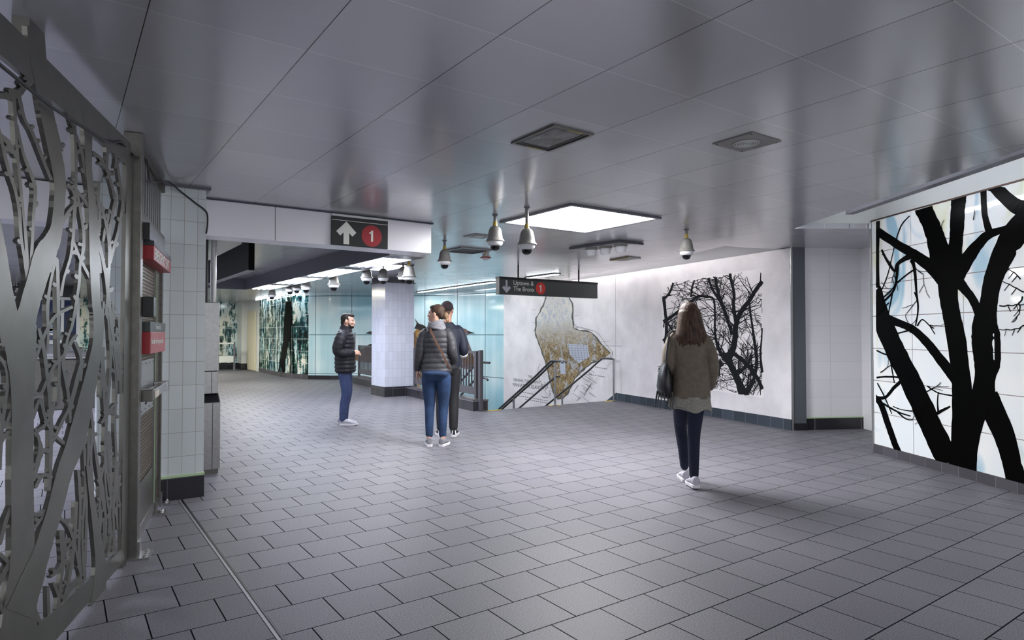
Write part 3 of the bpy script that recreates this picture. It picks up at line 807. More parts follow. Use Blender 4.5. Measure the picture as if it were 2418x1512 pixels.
hang(701, 664, 13.5, HZ, 'middle one of the cluster of three dome cameras under the trough', sc=1.05, collar=False)
hang(685, 667, 13.9, HZ, 'left one of the cluster of three dome cameras under the trough', sc=1.08, collar=False)
hang(642, 682, 15.1, HZ, 'farthest dome camera, at the dim end of the trough', sc=1.05, collar=False)
for ch in list(proto.children): bpy.data.objects.remove(ch)
bpy.data.objects.remove(proto)

# ------------------------------------------------------------------ signs
# arrow sign on the white band
fp = on_plane((1, FAS), (3, FAS))
x0, x1 = fp(781, 550).x, fp(913.5, 560).x
t = thing('overhead_sign', 'black overhead sign with white up arrow and red 1 disc on the white band', 'sign', ((x0 + x1) / 2, FAS - .03, 2.29))
MB().box(x0, x1, FAS - .028, FAS - .001, 2.292, 2.59).build('panel', M['signblk'], t, bevel=.003)
MB().box(x0, x1, FAS - .0285, FAS - .0281, 2.548, 2.553).build('stripe', M['signw'], t)
MB().box(x0, x1, FAS - .03, FAS - .001, 2.59, 2.612).build('lamp_strip', M['white_metal'], t)
def arrow(mb, cx, cz, h, wd, y, up=1, sw=.3):
    s = wd * sw / 2; a = wd / 2; ht = h / 2; c = a * .40
    out = [(0, ht), (a, ht - a), (a - c, ht - a - c), (s, ht - 2 * c - s), (s, -ht), (-s, -ht), (-s, ht - 2 * c - s), (-a + c, ht - a - c), (-a, ht - a)]
    mb.slab([(cx + x, y, cz + up * z) for x, z in out], (0, -.002, 0))
    return mb
def one(cx, cz, h, y):
    out = [(-.08, -.5), (.12, -.5), (.12, .5), (-.04, .5), (-.07, .40), (-.14, .345), (-.24, .325), (-.24, .20), (-.08, .20)]
    return MB().slab([(cx + a * h, y, cz + b_ * h) for a, b_ in out], (0, -.002, 0))
W_ = x1 - x0
arrow(MB(), x0 + W_ * .25, 2.424, .236, .215, FAS - .0282, 1, .28).build('arrow', M['signw'], t)
dm = Matrix.Rotation(pi / 2, 4, 'X')
MB().lathe((x0 + W_ * .70, FAS - .0282, 2.415), [(.113, 0), (.113, .002), (.001, .002)], 40, dm).build('disc', M['red'], t)
one(x0 + W_ * .70, 2.415, .118, FAS - .0302).build('digit', M['signw'], t)

# hanging stair sign
SY = 9.30
sp = on_plane((5, SY), (9, SY))
x0, x1 = sp(1179, 680).x, sp(1411, 680).x
z1, z0 = sp(1179, 653).z, sp(1179, 695).z
t = thing('overhead_sign', 'dark hanging sign reading Uptown & The Bronx with a white down arrow', 'sign', ((x0 + x1) / 2, SY, z0))
MB().box(x0, x1, SY, SY + .11, z0, z1 - .035).build('panel', M['signgrey'], t, bevel=.004)
MB().box(x0 - .005, x1 + .005, SY - .008, SY + .118, z1 - .034, z1).build('top_rail', M['black'], t)
arrow(MB(), x0 + .155, (z0 + z1) / 2 - .017, .225, .185, SY - .0005, -1, .22).build('arrow', plain('sign_arrow_grey', 'b9bfc6', .4), t)
words('text_line', 'Uptown &', .118, M['signw'], t, (x0 + .30, SY - .003, z1 - .135), (1, 0, 0), (0, 0, 1), .92)
words('text_line', 'The Bronx', .118, M['signw'], t, (x0 + .30, SY - .003, z1 - .243), (1, 0, 0), (0, 0, 1), .92)
MB().lathe((x0 + .92, SY - .0005, (z0 + z1) / 2 - .017), [(.112, 0), (.112, .002), (.001, .002)], 40, dm).build('disc', plain('sign_red_bright', 'd8382f', .4), t)
one(x0 + .92, (z0 + z1) / 2 - .017, .13, SY - .0025).build('digit', M['signw'], t)
for px in (1228, 1371):
    x = sp(px, 650).x
    MB().tube([(x, SY + .055, z1), (x, SY + .055, HZ)], .016, 10).build('rod', M['black'], t, smooth=True)

# black hanging sign box seen from behind, left of the trough
a = at_d(602, 569, 7.54); zb, zt = at_d(600, 638, 7.54).z, a.z
t = thing('hanging_sign', 'long black sign box hung below the ceiling beside the white pier', 'sign', (a.x, a.y, zb))
MB().box(a.x - .07, a.x - .001, a.y, a.y + 2.6, zb, zt).build('box', M['blackg'], t, bevel=.004)
MB().box(a.x - .072, a.x + .001, a.y - .004, a.y + 2.604, zb - .012, zb - .0005).build('edge', M['greymetal'], t)
for y in (a.y + .35, a.y + 2.2):
    MB().box(a.x - .06, a.x - .01, y, y + .07, zt, HZ).build('hanger', M['black'], t)

# ------------------------------------------------------------------ cut steel tree fence
FA, FB = Vector((-.179, 2.95)), Vector((.347, 4.516))
FU = (FB - FA).normalized()
fs = on_plane(FA, FB)
FN = -fs.n                                     # away from the eye
fence = thing('steel_fence', 'tall cut-out steel fence shaped like tree trunks and twigs along the left', 'fence', (.34, 4.5, 0))
def fpt(s, z, back=0.0):
    p = FB + FU * s
    return Vector((p.x, p.y, z)) + FN * back
def fbar(mb, pts, t=.018, lay=.0):
    """outline in (distance from the far end, height)"""
    return mb.slab([fpt(s, z, -lay) for s, z in pts], FN * t)
fbar(MB(), [(-2.9, 2.385), (-.055, 2.385), (-.055, 2.535), (-2.9, 2.535)], .02, .0003).build('top_rail', M['screen'], fence)
fbar(MB(), [(-2.9, .03), (-.06, .03), (-.06, .12), (-.5, .13), (-1.0, .16), (-1.6, .2), (-2.9, .22)], .0195, .0002).build('bottom_rail', M['screen'], fence)
fbar(MB(), [(-.125, .02), (-.01, .02), (-.01, 2.46), (-.055, 2.535), (-.125, 2.45)], .022, .0008).build('end_plate', M['screen'], fence)
s_ = (Vector(fs(83, 15)[:2]) - FB).dot(FU)
fbar(MB(), [(s_ - .045, 2.5), (s_ + .045, 2.5), (s_ + .05, HZ), (s_ - .05, HZ)], .06).build('hanger', M['screen'], fence)
fr = random.Random(3)
LAY = [.0004]
def trunk(name, pts, th=.0185, k=6, jit=0.03):
    LAY[0] += .0004
    mb = MB(); stroke(mb, pts, on_plane(FA, FB, LAY[0]), FN * th, k, jit, fr)
    return mb.build(name, M['screen'], fence)
trunk('trunk', [(40, 1560, 100), (48, 1440, 78), (54, 1300, 56), (53, 1100, 53), (54, 930, 54), (50, 840, 70), (45, 770, 86)], .019)
trunk('trunk', [(46, 800, 84), (62, 750, 50), (87, 664, 47), (107, 600, 52), (125, 565, 39), (135, 530, 28), (142, 450, 27), (138, 400, 30), (128, 350, 30), (118, 300, 31), (108, 250, 31), (99, 200, 31), (91, 140, 38), (84, 60, 40)], .0188)
trunk('trunk', [(36, 810, 66), (24, 770, 54), (12, 700, 42), (0, 610, 36), (-14, 520, 30)], .0186)
trunk('trunk', [(46, 1450, 66), (72, 1380, 56), (100, 1300, 40), (128, 1210, 36), (154, 1112, 37), (178, 1049, 42), (203, 948, 36), (223, 855, 27), (232, 800, 24), (233, 750, 24), (228, 717, 21), (224, 640, 22), (222, 545, 23), (216, 460, 16), (210, 400, 15), (209, 335, 18), (206, 262, 20)], .0183)
trunk('trunk', [(208, 1100, 9), (218, 1180, 13), (229, 1260, 18), (238, 1340, 26), (232, 1430, 34)], .0181)
branches = [
 [(92, 185, 22), (78, 190, 18), (60, 205, 14), (42, 222, 18), (25, 228, 15), (-8, 226, 14)],
 [(33, 228, 9), (38, 300, 7), (42, 370, 7), (50, 450, 7), (60, 550, 7), (66, 650, 9)],
 [(45, 226, 10), (58, 280, 7), (75, 310, 7), (90, 345, 8), (105, 385, 7), (122, 425, 8)],
 [(40, 295, 7), (56, 365, 7), (75, 415, 8), (84, 450, 9), (80, 500, 7), (77, 560, 7), (73, 640, 8)],
 [(-4, 300, 8), (8, 350, 8), (20, 400, 8), (36, 450, 7), (46, 500, 8), (50, 560, 7), (58, 610, 7), (66, 665, 8)],
 [(0, 320, 12), (18, 335, 12), (30, 358, 11), (42, 357, 8)],
 [(116, 250, 7), (130, 295, 7), (141, 340, 7), (147, 358, 8)],
 [(140, 205, 9), (158, 255, 7), (173, 300, 7), (182, 335, 7)],
 [(174, 228, 8), (177, 300, 7), (180, 380, 7), (179, 440, 7), (176, 500, 7), (173, 560, 7), (166, 610, 6), (152, 655, 6), (144, 700, 7)],
 [(180, 318, 6), (194, 362, 7), (201, 405, 6), (209, 448, 7)],
 [(158, 436, 9), (170, 447, 6), (178, 470, 7), (176, 525, 6)],
 [(182, 448, 7), (190, 500, 6), (198, 550, 7), (197, 588, 8), (190, 622, 6), (187, 668, 7), (180, 718, 7), (171, 768, 7), (160, 800, 6), (149, 862, 7)],
 [(177, 445, 6), (198, 470, 7), (210, 490, 7)],
 [(146, 528, 9), (160, 504, 8), (175, 485, 7)],
 [(173, 568, 6), (190, 612, 6), (214, 658, 7)],
 [(230, 558, 9), (240, 600, 8), (250, 650, 8), (256, 700, 8), (263, 760, 8), (272, 830, 7), (280, 900, 6)],
 [(220, 360, 7), (236, 372, 7), (248, 394, 8), (264, 412, 7), (270, 405, 5)],
 [(252, 300, 7), (254, 360, 6), (252, 398, 7)], [(250, 396, 7), (262, 430, 6), (272, 470, 8)],
 [(270, 335, 7), (279, 400, 6), (287, 450, 6), (292, 500, 6)], [(272, 398, 6), (277, 360, 6), (280, 330, 6)],
 [(274, 470, 8), (264, 515, 6), (258, 555, 7), (262, 600, 6)], [(290, 478, 6), (282, 535, 6), (270, 580, 7), (260, 622, 6)],
 [(238, 478, 7), (250, 528, 6), (258, 575, 7), (258, 630, 6), (255, 690, 6), (250, 745, 6)],
 [(234, 428, 9), (233, 470, 7), (236, 505, 8), (234, 548, 7)],
 [(134, 608, 7), (122, 655, 6), (113, 720, 8), (114, 790, 6), (112, 830, 6)],
 [(135, 612, 7), (138, 700, 8), (138, 800, 7), (140, 890, 7), (137, 960, 7)],
 [(92, 776, 7), (104, 825, 9), (111, 880, 8), (117, 935, 8), (121, 1000, 9), (120, 1090, 8), (117, 1160, 7)],
 [(80, 862, 8), (100, 805, 7), (118, 765, 8), (137, 742, 8), (172, 725, 7)],
 [(78, 925, 9), (96, 930, 7), (110, 902, 7), (130, 862, 8), (152, 838, 8), (170, 806, 8), (182, 790, 7)],
 [(178, 808, 7), (190, 838, 7), (193, 866, 8), (190, 900, 6)], [(147, 850, 8), (156, 900, 7), (164, 950, 7), (167, 1000, 6)],
 [(78, 988, 9), (95, 945, 8), (108, 990, 7), (126, 1024, 7), (158, 1052, 8)],
 [(80, 1026, 8), (104, 1006, 7), (121, 982, 8), (128, 950, 7)],
 [(124, 1046, 7), (146, 1000, 8), (164, 962, 7), (180, 905, 9), (192, 858, 7)],
 [(80, 1136, 8), (90, 1090, 12), (97, 1066, 13), (92, 1036, 7), (84, 1012, 7)], [(84, 1152, 8), (102, 1122, 9), (124, 1130, 10)],
 [(80, 1214, 9), (94, 1217, 7), (112, 1206, 11)], [(82, 1246, 8), (98, 1226, 7), (112, 1210, 7)],
 [(-6, 962, 10), (12, 1002, 8), (28, 968, 7)], [(-6, 1064, 9), (10, 1032, 10), (30, 1016, 8)],
 [(-4, 840, 8), (14, 866, 9), (19, 905, 8), (11, 960, 8), (4, 1030, 8), (0, 1110, 8)],
 [(0, 1286, 8), (14, 1232, 10), (28, 1196, 8)], [(-4, 1384, 8), (12, 1350, 11), (30, 1320, 10)], [(0, 1308, 9), (28, 1336, 9)], [(-4, 1412, 10), (10, 1450, 9), (26, 1446, 9)],
 [(140, 1222, 7), (160, 1240, 7), (173, 1272, 7), (181, 1305, 6), (192, 1362, 7)],
 [(120, 1362, 7), (140, 1345, 7), (158, 1300, 6), (180, 1268, 7)],
 [(145, 1252, 10), (150, 1292, 16), (148, 1345, 7), (141, 1400, 7), (134, 1462, 8)],
 [(181, 1185, 7), (176, 1280, 7), (165, 1362, 7), (150, 1424, 8), (133, 1482, 9)],
 [(186, 1110, 7), (190, 1200, 6), (187, 1290, 7), (191, 1360, 6), (186, 1430, 7)],
 [(199, 1045, 6), (202, 1150, 6), (195, 1250, 6), (198, 1360, 6)], [(211, 1030, 6), (206, 1150, 5), (203, 1280, 6), (200, 1370, 6)],
 [(126, 1376, 7), (139, 1410, 7), (142, 1462, 7)], [(114, 1384, 7), (116, 1470, 7)], [(84, 1444, 9), (100, 1480, 9), (122, 1512, 10)],
 [(138, 1446, 6), (160, 1402, 7), (175, 1382, 14), (190, 1366, 6)],
 [(215, 966, 6), (224, 1050, 6), (232, 1112, 6), (246, 1205, 6)], [(221, 996, 6), (215, 1080, 6), (221, 1160, 6)],
 [(229, 1086, 6), (244, 1160, 6), (250, 1240, 6), (245, 1300, 6)],
 [(240, 846, 6), (247, 950, 6), (254, 1050, 6), (262, 1150, 5), (257, 1260, 6)],
 [(256, 745, 6), (262, 850, 6), (255, 950, 6), (249, 1050, 6), (250, 1150, 5), (262, 1250, 6), (255, 1316, 6)],
 [(266, 826, 5), (275, 900, 6), (272, 1000, 5), (275, 1100, 6), (268, 1200, 5), (272, 1300, 6)],
 [(240, 1000, 6), (258, 970, 5), (277, 950, 6)], [(245, 986, 5), (262, 975, 6), (282, 986, 5)],
]
for x0_, y0_, x1_, y1_, n_b in ((238, 700, 284, 1000, 12), (236, 1000, 284, 1310, 13), (226, 430, 284, 720, 4)):
    for k in range(n_b):
        x = fr.uniform(x0_, x1_); y = fr.uniform(y0_, y1_ - 60); L = fr.uniform(60, 150); sl = fr.uniform(-.22, .22)
        branches.append([(min(x1_, max(x0_, x + sl * L * q + fr.uniform(-3, 3))), y + L * q, fr.uniform(4, 6.5)) for q in (0, .33, .66, 1)])
buds = 0
for i, b_ in enumerate(branches):
    sf_ = on_plane(FA, FB, -.0006 - .00002 * i)
    mb = MB(); stroke(mb, b_, sf_, FN * .0158, 5, .10, fr)
    L = smooth_line(b_, 4)
    for q in range(3, len(L) - 2, fr.choice((4, 5, 6))):        # knuckles and buds along the twig
        x, y, wd = L[q]; sd = fr.choice((-1, 1)); l_ = wd * fr.uniform(.9, 1.5); h_ = fr.uniform(5, 9)
        P_ = [(x, y - h_ * .5), (x + sd * l_, y - h_ * 1.25), (x + sd * (l_ + 3), y - h_ * .5), (x + sd * l_ * .9, y + h_ * .35), (x, y + h_ * .6)]
        mb.slab([sf_(*p) - FN * (.00015 + .0001 * (q % 3)) for p in P_], FN * .0150)
    mb.build('branch', M['screen'], fence)
# strip of light concrete under the fence is the floor itself; slim shoe plate at its foot
fbar(MB(), [(-.10, .0), (-.03, .0), (-.03, .03), (-.10, .03)], .05).build('foot', M['steel_dk'], fence)

# cable sagging along the top of the fence and over to the pier
cf = on_plane(FA, FB, .035)
pts = [cf(x, y) for x, y in ((-40, 120), (0, 153), (50, 194), (100, 236), (150, 272), (200, 303), (235, 325), (262, 337), (285, 334))]
gp = [at_d(300, 352, 3.83), at_d(320, 371, 3.88), at_d(345, 375, 4.12), at_d(352, 420, 4.2), at_d(365, 430, 4.5), at_d(382, 428, 4.8), at_d(400, 431, 5.12)]
px_ = on_plane((.6, 5.955), (1.0, 5.955))
pp = [px_(430, 455), px_(462, 480), px_(480, 493), px_(489, 505), px_(490, 530), px_(487, 552)]
cb = MB(); cb.tube([Vector(p[:3]) for p in smooth_line([tuple(p) for p in pts + gp + pp], 4)], .007, 8)
tag(cb.build('cable', M['cable'], smooth=True), 'dark loose cable tied along the steel fence and draped to the tiled pier', 'cable')

# ------------------------------------------------------------------ emergency gate between fence and pier
GA, GB = Vector((.355, 4.575)), Vector((.66, 5.93))
GU = (GB - GA).normalized(); GN = Vector((GU.y, -GU.x))        # towards the hall
GL = (GB - GA).length
Gm = Matrix(((GU.x, GN.x, 0, GA.x), (GU.y, GN.y, 0, GA.y), (0, 0, 1, 0), (0, 0, 0, 1)))
gate = thing('emergency_gate', 'steel mesh emergency exit gate with a push bar between fence and tiled pier', 'gate', (GA.x, GA.y, 0))
def gb(name, s0, s1, n0, n1, z0, z1, m, parent=gate, bevel=0.0):
    return MB().box(s0, s1, n0, n1, z0, z1, Gm).build(name, m, parent, bevel=bevel)
for s0, s1, w_ in ((-.02, .075, .05), (1.04, 1.085, .025), (GL - .04, GL, .025)):
    p = gb('post', s0, s1, -w_, w_, .0, HZ - .001 if s0 < .5 else 2.18, M['steel_dk'], bevel=.004)
    gb('base_plate', s0 - .03, s1 + .03, -.06, w_ + .07, .0005, .012, M['steel'], p)
    for k in (0, 1):
        c = Gm @ Vector((s0 + (s1 - s0) * k, w_ + .045, .012))
        MB().lathe((c.x, c.y, .012), [(.012, 0), (.012, .012), (.006, .013), (.006, .022), (.001, .022)], 10).build('bolt', M['steel_br'], p)
    gb('toe_bracket', s0 + .01, s1 - .01, w_, w_ + .012, .01, .1, M['steel'], p)
gb('header', .076, GL, -.025, .03, 2.10, 2.18, M['steel_dk'], bevel=.003)
tr = gb('transom_rail', .076, GL, -.02, .03, 2.54, 2.60, plain('brown_steel_angle', '4a3f34', .4, .7))
for k in range(11):
    s0 = .11 + k * .112
    gb('louver', s0, s0 + .06, -.02, .012, 2.181, 2.539, M['steel'], tr)
fm = MB()
for a in ((.085, .115, .03, 2.09), (1.0, 1.032, .03, 2.09)): fm.box(a[0], a[1], -.018, .018, a[2], a[3], Gm)
for z0, z1 in ((.03, .10), (2.05, 2.09)): fm.box(.115, 1.0, -.018, .018, z0, z1, Gm)
door = fm.build('door_leaf', M['steel'], gate)
for s0 in (.1155, .995): gb('lit_edge_strip', s0, s0 + .004, .0181, .024, .10, 2.04, M['green'], door)  # pale strips put the light on the door's edges into colour
mesh = MB()
for k in range(52):
    s0 = .118 + k * .017; mesh.box(s0, s0 + .006, -.004, .002, .10, 2.05, Gm)
for k in range(78):
    z0 = .12 + k * .0248; mesh.box(.115, 1.0, -.001, .005, z0, z0 + .006 + (.004 if k % 6 == 0 else 0), Gm)
mesh.build('wire_mesh', M['wire'], door)
m2 = MB()
for k in range(14):
    s0 = 1.09 + k * .017; m2.box(s0, s0 + .006, -.004, .002, .06, 2.1, Gm)
for k in range(80):
    z0 = .08 + k * .0248; m2.box(1.086, GL - .04, -.001, .005, z0, z0 + .006, Gm)
m2.build('side_mesh', M['wire'], gate)
gb('kick_plate', .116, .999, .0056, .010, .10, .38, M['steel_dk'], door)
pl = gb('lock_plate', .14, .96, .0056, .014, .835, 1.20, M['steel_br'], door)
for k in range(5):
    for z in (.86, 1.175):
        c = Gm @ Vector((.18 + k * .185, .0145, z)); gb('rivet', .175 + k * .185, .185 + k * .185, .0141, .017, z - .005, z + .005, M['steel_dk'], pl)
bar = gb('push_bar', .14, 1.02, .055, .105, .955, 1.015, M['steel_br'], gate, .006)
gb('end_cap', .12, .21, .014, .108, .948, 1.022, M['steel_dk'], bar, .004)
gb('end_cap', .95, 1.04, .014, .108, .948, 1.022, M['steel_br'], bar, .004)
gb('touch_pad', .2101, .42, .1051, .112, .96, 1.005, plain('pale_pad', 'cfc9b8', .5), bar)
MB().tube([Gm @ Vector((.30, .06, .955)), Gm @ Vector((.29, .055, .935)), Gm @ Vector((.27, .05, .92))], .006, 6).build('key_hook', M['black'], bar)
gb('lock_box', .06, .17, .05, .115, 1.49, 1.615, M['black'], gate, .003)
gb('lock_edge', .1701, .178, .07, .11, 1.50, 1.61, M['steel_br'], gate)
cl = gb('closer_box', .09, .92, .019, .085, 1.985, 2.085, M['greymetal'], gate, .003)
gb('closer_cap', .075, .0899, .019, .085, 1.98, 2.088, M['black'], cl)
for s0 in (.45, .80): gb('closer_screw', s0, s0 + .03, .0851, .092, 2.01, 2.03, M['steel_br'], cl)
# exit sign standing proud of the gate
sg = thing('exit_sign', 'red sign box reading EMERGENCY EXIT above the gate mesh', 'sign', tuple(Gm @ Vector((.18, .05, 1.86))))
gb('box', .16, 1.16, .02, .10, 1.862, 1.955, M['red'], sg, .003)
gb('top_band', .158, 1.162, .019, .101, 1.9555, 1.985, plain('sign_top_grey', '2f3238', .4), sg)
o = Gm @ Vector((.20, .1015, 1.877))
words('lettering', 'EMERGENCY EXIT', .095, M['signw'], sg, o, (GU.x, GU.y, 0), (0, 0, 1), 1.08, 'LEFT', .0012, .001)
# service exit notice on the door
sg = thing('exit_notice', 'red and grey notice reading Service Exit, Push Bar for Emergency Exit', 'sign', tuple(Gm @ Vector((.18, .05, 1.25))))
gb('box', .16, .98, .02, .085, 1.25, 1.395, M['red'], sg, .003)
gb('top_band', .158, .982, .019, .0855, 1.3955, 1.46, M['signgrey'], sg)
gb('face', .172, .972, .0851, .0865, 1.255, 1.392, plain('faded_red', 'a8585a', .5), sg)
o = Gm @ Vector((.42, .0862, 1.412)); words('lettering', 'Service Exit', .052, M['signw'], sg, o, (GU.x, GU.y, 0), (0, 0, 1), 1.1, 'LEFT', .001)
o = Gm @ Vector((.19, .088, 1.315)); words('lettering', 'Push Bar for Emergency Exit', .050, M['signw'], sg, o, (GU.x, GU.y, 0), (0, 0, 1), 1.12, 'LEFT', .001)

# ------------------------------------------------------------------ steel kiosk behind the pier
kx0, kx1, ky = .93, 1.305, 6.86
t = thing('help_kiosk', 'narrow stainless steel kiosk standing just behind the tiled pier', 'kiosk', (1.15, 7.0, 0))
MB().box(kx0, kx1 - .01, ky + .02, 7.3, .0005, .0495).build('plinth', M['steel_dk'], t)
kb = MB().slab([(kx0, ky, .05), (kx0, ky, .70), (kx0, ky + .10, .785), (kx0, 7.32, .785), (kx0, 7.32, .05)], (kx1 - kx0, 0, 0)).build('lower_cabinet', M['steel'], t)
MB().slab([(kx0 + .01, ky + .006, .706), (kx1 - .01, ky + .006, .706), (kx1 - .01, ky + .095, .782), (kx0 + .01, ky + .095, .782)], (0, -.004, .005)).build('slanted_top', M['signblk'], kb)
MB().box(1.232, 1.237, ky - .0015, ky + .001, .05, .70).build('seam', M['black'], kb)
up = MB().box(kx0, kx1 - .005, ky + .05, 7.2, 1.01, 1.695).build('upper_panel', M['steel'], t, bevel=.006)
md = MB().box(kx0, kx1 - .012, ky + .06, 7.2, .786, 1.006).build('middle_panel', M['steel'], t, bevel=.004)
MB().box(1.232, 1.237, ky + .058, ky + .061, .79, 1.0).build('seam', M['black'], md)
for k, (x, m, r) in enumerate(((1.13, M['black'], .03), (1.19, M['black'], .016), (1.255, M['steel'], .028))):
    MB().tube([(x, 7.0, 1.696), (x, 7.0, HZ - .001)], r, 14).build('conduit', m, t, smooth=True)

# ------------------------------------------------------------------ booth and turnstiles beyond the fence
t = thing('ticket_booth', 'glazed ticket booth with a black lettered band beyond the fence', 'booth', (-2, 20, 0))
MB().box(-9, .35, 20.0, 20.2, .12, 1.12).build('counter_wall', M['boothg'], t)
MB().box(-9, .38, 19.96, 20.2, .0005, .12).build('plinth', M['white_metal'], t)
MB().box(-9, .38, 19.93, 20.25, 1.121, 1.22).build('counter', M['white_metal'], t)
MB().box(-9, .35, 20.08, 20.12, 1.221, 2.25).build('glazing', M['bluedk'], t)
MB().box(-9, .40, 19.96, 20.2, 2.251, 2.32).build('head_rail', M['white_metal'], t)
band = MB().box(-9, .40, 19.95, 20.2, 2.321, HZ - .002).build('sign_band', M['signblk'], t)
for x in (-2.9, -1.75, -.62, .0, .33):
    MB().box(x, x + .07, 20.0, 20.15, 1.221, 2.25).build('mullion', M['white_metal'], t)
MB().box(-1.3, -.72, 20.03, 20.07, 1.24, 2.1).build('shelf_back', M['boothg'], t)
for k in range(4):
    MB().box(-1.25, -.8, 20.01, 20.03, 1.75 - k * .11, 1.79 - k * .11).build('louver', M['white_metal'], t)
bp = on_plane((-3, 19.94), (0, 19.94))
o = bp(13, 674); words('lettering', 'out', .16, M['signw'], band, o, (1, 0, 0), (0, 0, 1), 1.1)
o = bp(20, 690); words('lettering', 's &', .16, M['signw'], band, o, (1, 0, 0), (0, 0, 1), 1.1)
o = bp(104, 687); words('lettering', 'n s', .16, M['signw'], band, o, (1, 0, 0), (0, 0, 1), 1.1)
c = bp(122, 776)
t = thing('access_sign', 'small blue wheelchair sign on the booth glass', 'sign', (c.x, 19.99, c.z))
MB().box(c.x - .12, c.x + .12, 19.985, 19.995, c.z - .11, c.z + .11).build('plate', M['bluesign'], t)
sy = 19.983
ic = MB()
ic.slab([(c.x - .12, sy + .001, c.z - .17), (c.x + .12, sy + .001, c.z - .17), (c.x + .12, sy + .001, c.z - .112), (c.x - .12, sy + .001, c.z - .112)], (0, .004, 0))
ic.build('white_strip', M['signw'], t)
ic = MB(); ic.lathe((c.x - .015, sy, c.z - .03), [(.055, 0), (.055, .002), (.04, .002), (.04, 0)], 20, dm); ic.box(c.x - .03, c.x - .015, sy - .002, sy, c.z, c.z + .07); ic.box(c.x - .03, c.x + .04, sy - .002, sy, c.z - .005, c.z + .01); ic.box(c.x + .03, c.x + .045, sy - .002, sy, c.z - .07, c.z + .0)
ic.lathe((c.x - .022, sy, c.z + .085), [(.014, 0), (.014, .002), (.001, .002)], 12, dm)
ic.build('wheelchair_symbol', M['signw'], t)

def turnstile(label):
    t = thing('turnstile', label, 'turnstile', group='turnstiles beyond the fence')
    MB().box(-.13, .13, -.6, .6, .0, .92).build('cabinet', M['steel_dk'], t, local=True, bevel=.02)
    MB().box(-.14, .14, -.62, .62, .921, .97).build('top', M['steel_br'], t, local=True, bevel=.015)
    for k in range(3):
        a = pi / 2 + k * 2 * pi / 3
        MB().tube([(.131, .2, .78), (.131 + .42 * (1 if k == 0 else .35), .2 + .25 * math.cos(a), .78 + .25 * math.sin(a) * .6)], .018, 8).build('arm', M['steel_br'], t, local=True)
    MB().lathe((.131, .2, .78), [(.06, 0), (.06, .05), (.001, .055)], 16, Matrix.Rotation(pi / 2, 4, 'Y')).build('hub', M['steel'], t, local=True)
    return t
ts = None
for k, (px, d, lab) in enumerate(((168, 11.8, 'nearest steel turnstile seen through the fence'), (178, 12.7, 'second steel turnstile seen through the fence'), (187, 13.6, 'third steel turnstile seen through the fence'), (195, 14.5, 'fourth steel turnstile seen through the fence'), (203, 15.4, 'farthest steel turnstile seen through the fence'))):
    c = at_d(px, 850, d)
    if ts is None: ts = turnstile(lab); ts.location = (c.x, c.y, 0); ts.rotation_euler = (0, 0, pi / 2)
    else: dup(ts, (c.x, c.y, 0), pi / 2, lab)

# ------------------------------------------------------------------ railing on the kerb
def railing(pts, label, grp='grey railings on the kerb', endpost=False):
    a, b_ = Vector(pts[0]), Vector(pts[1]); d = (b_ - a); L = d.length; d.normalize(); n = Vector((d.y, -d.x))
    Rm = Matrix(((d.x, n.x, 0, a.x), (d.y, n.y, 0, a.y), (0, 0, 1, 0), (0, 0, 0, 1)))
    t = thing('railing', label, 'railing', (a.x, a.y, .2), 0, grp)
    MB().box(0, L, -.022, .022, 1.02, 1.065, Rm).build('top_bar', M['rail'], t)
    MB().box(0, L, -.014, .014, .27, .41, Rm).build('bottom_plate', M['rail'], t)
    n_ = int(L / .115)
    for k in range(1, n_):
        s = L * k / n_
        MB().box(s - .009, s + .009, -.012, .012, .4101, 1.0199, Rm).build('baluster', M['rail'], t)
    for s in ((.04, L - .04) if L < 2 else (.04, L / 2, L - .04)):
        MB().box(s - .035, s + .035, -.028, .0279, .2005, 1.07, Rm).build('post', M['rail'], t)
        MB().box(s - .06, s + .06, -.055, .055, .2002, .215, Rm).build('base_plate', M['steel'], t)
    if endpost:
        MB().box(-.16, -.085, -.30, -.22, .0005, 1.09, Rm).build('end_post', M['rail'], t)
        MB().box(-.085, .0, -.27, -.015, 1.02, 1.06, Rm).build('return_bar', M['rail'], t)
    return t
def kpt(y, off=.16):
    for (xa, ya), (xb, yb) in zip(KERB[:-1], KERB[1:]):
        if ya <= y <= yb: return (xa + (xb - xa) * (y - ya) / (yb - ya) + off, y)
railing((kpt(9.85), kpt(12.95)), 'grey railing panel on the kerb between stair mouth and column', endpost=False)
railing((kpt(13.85), kpt(17.2)), 'grey railing panel on the kerb left of the tiled column')
p = kpt(9.85)
pt = thing('railing_post', 'tall square grey post standing at the stair end of the kerb railing', 'post', (6.15, 9.67, 0))
MB().box(6.115, 6.185, 9.635, 9.705, .0005, 1.09).build('shaft', M['rail'], pt, bevel=.004)
MB().box(6.08, 6.22, 9.60, 9.705, .0002, .012).build('base_plate', M['steel'], pt)

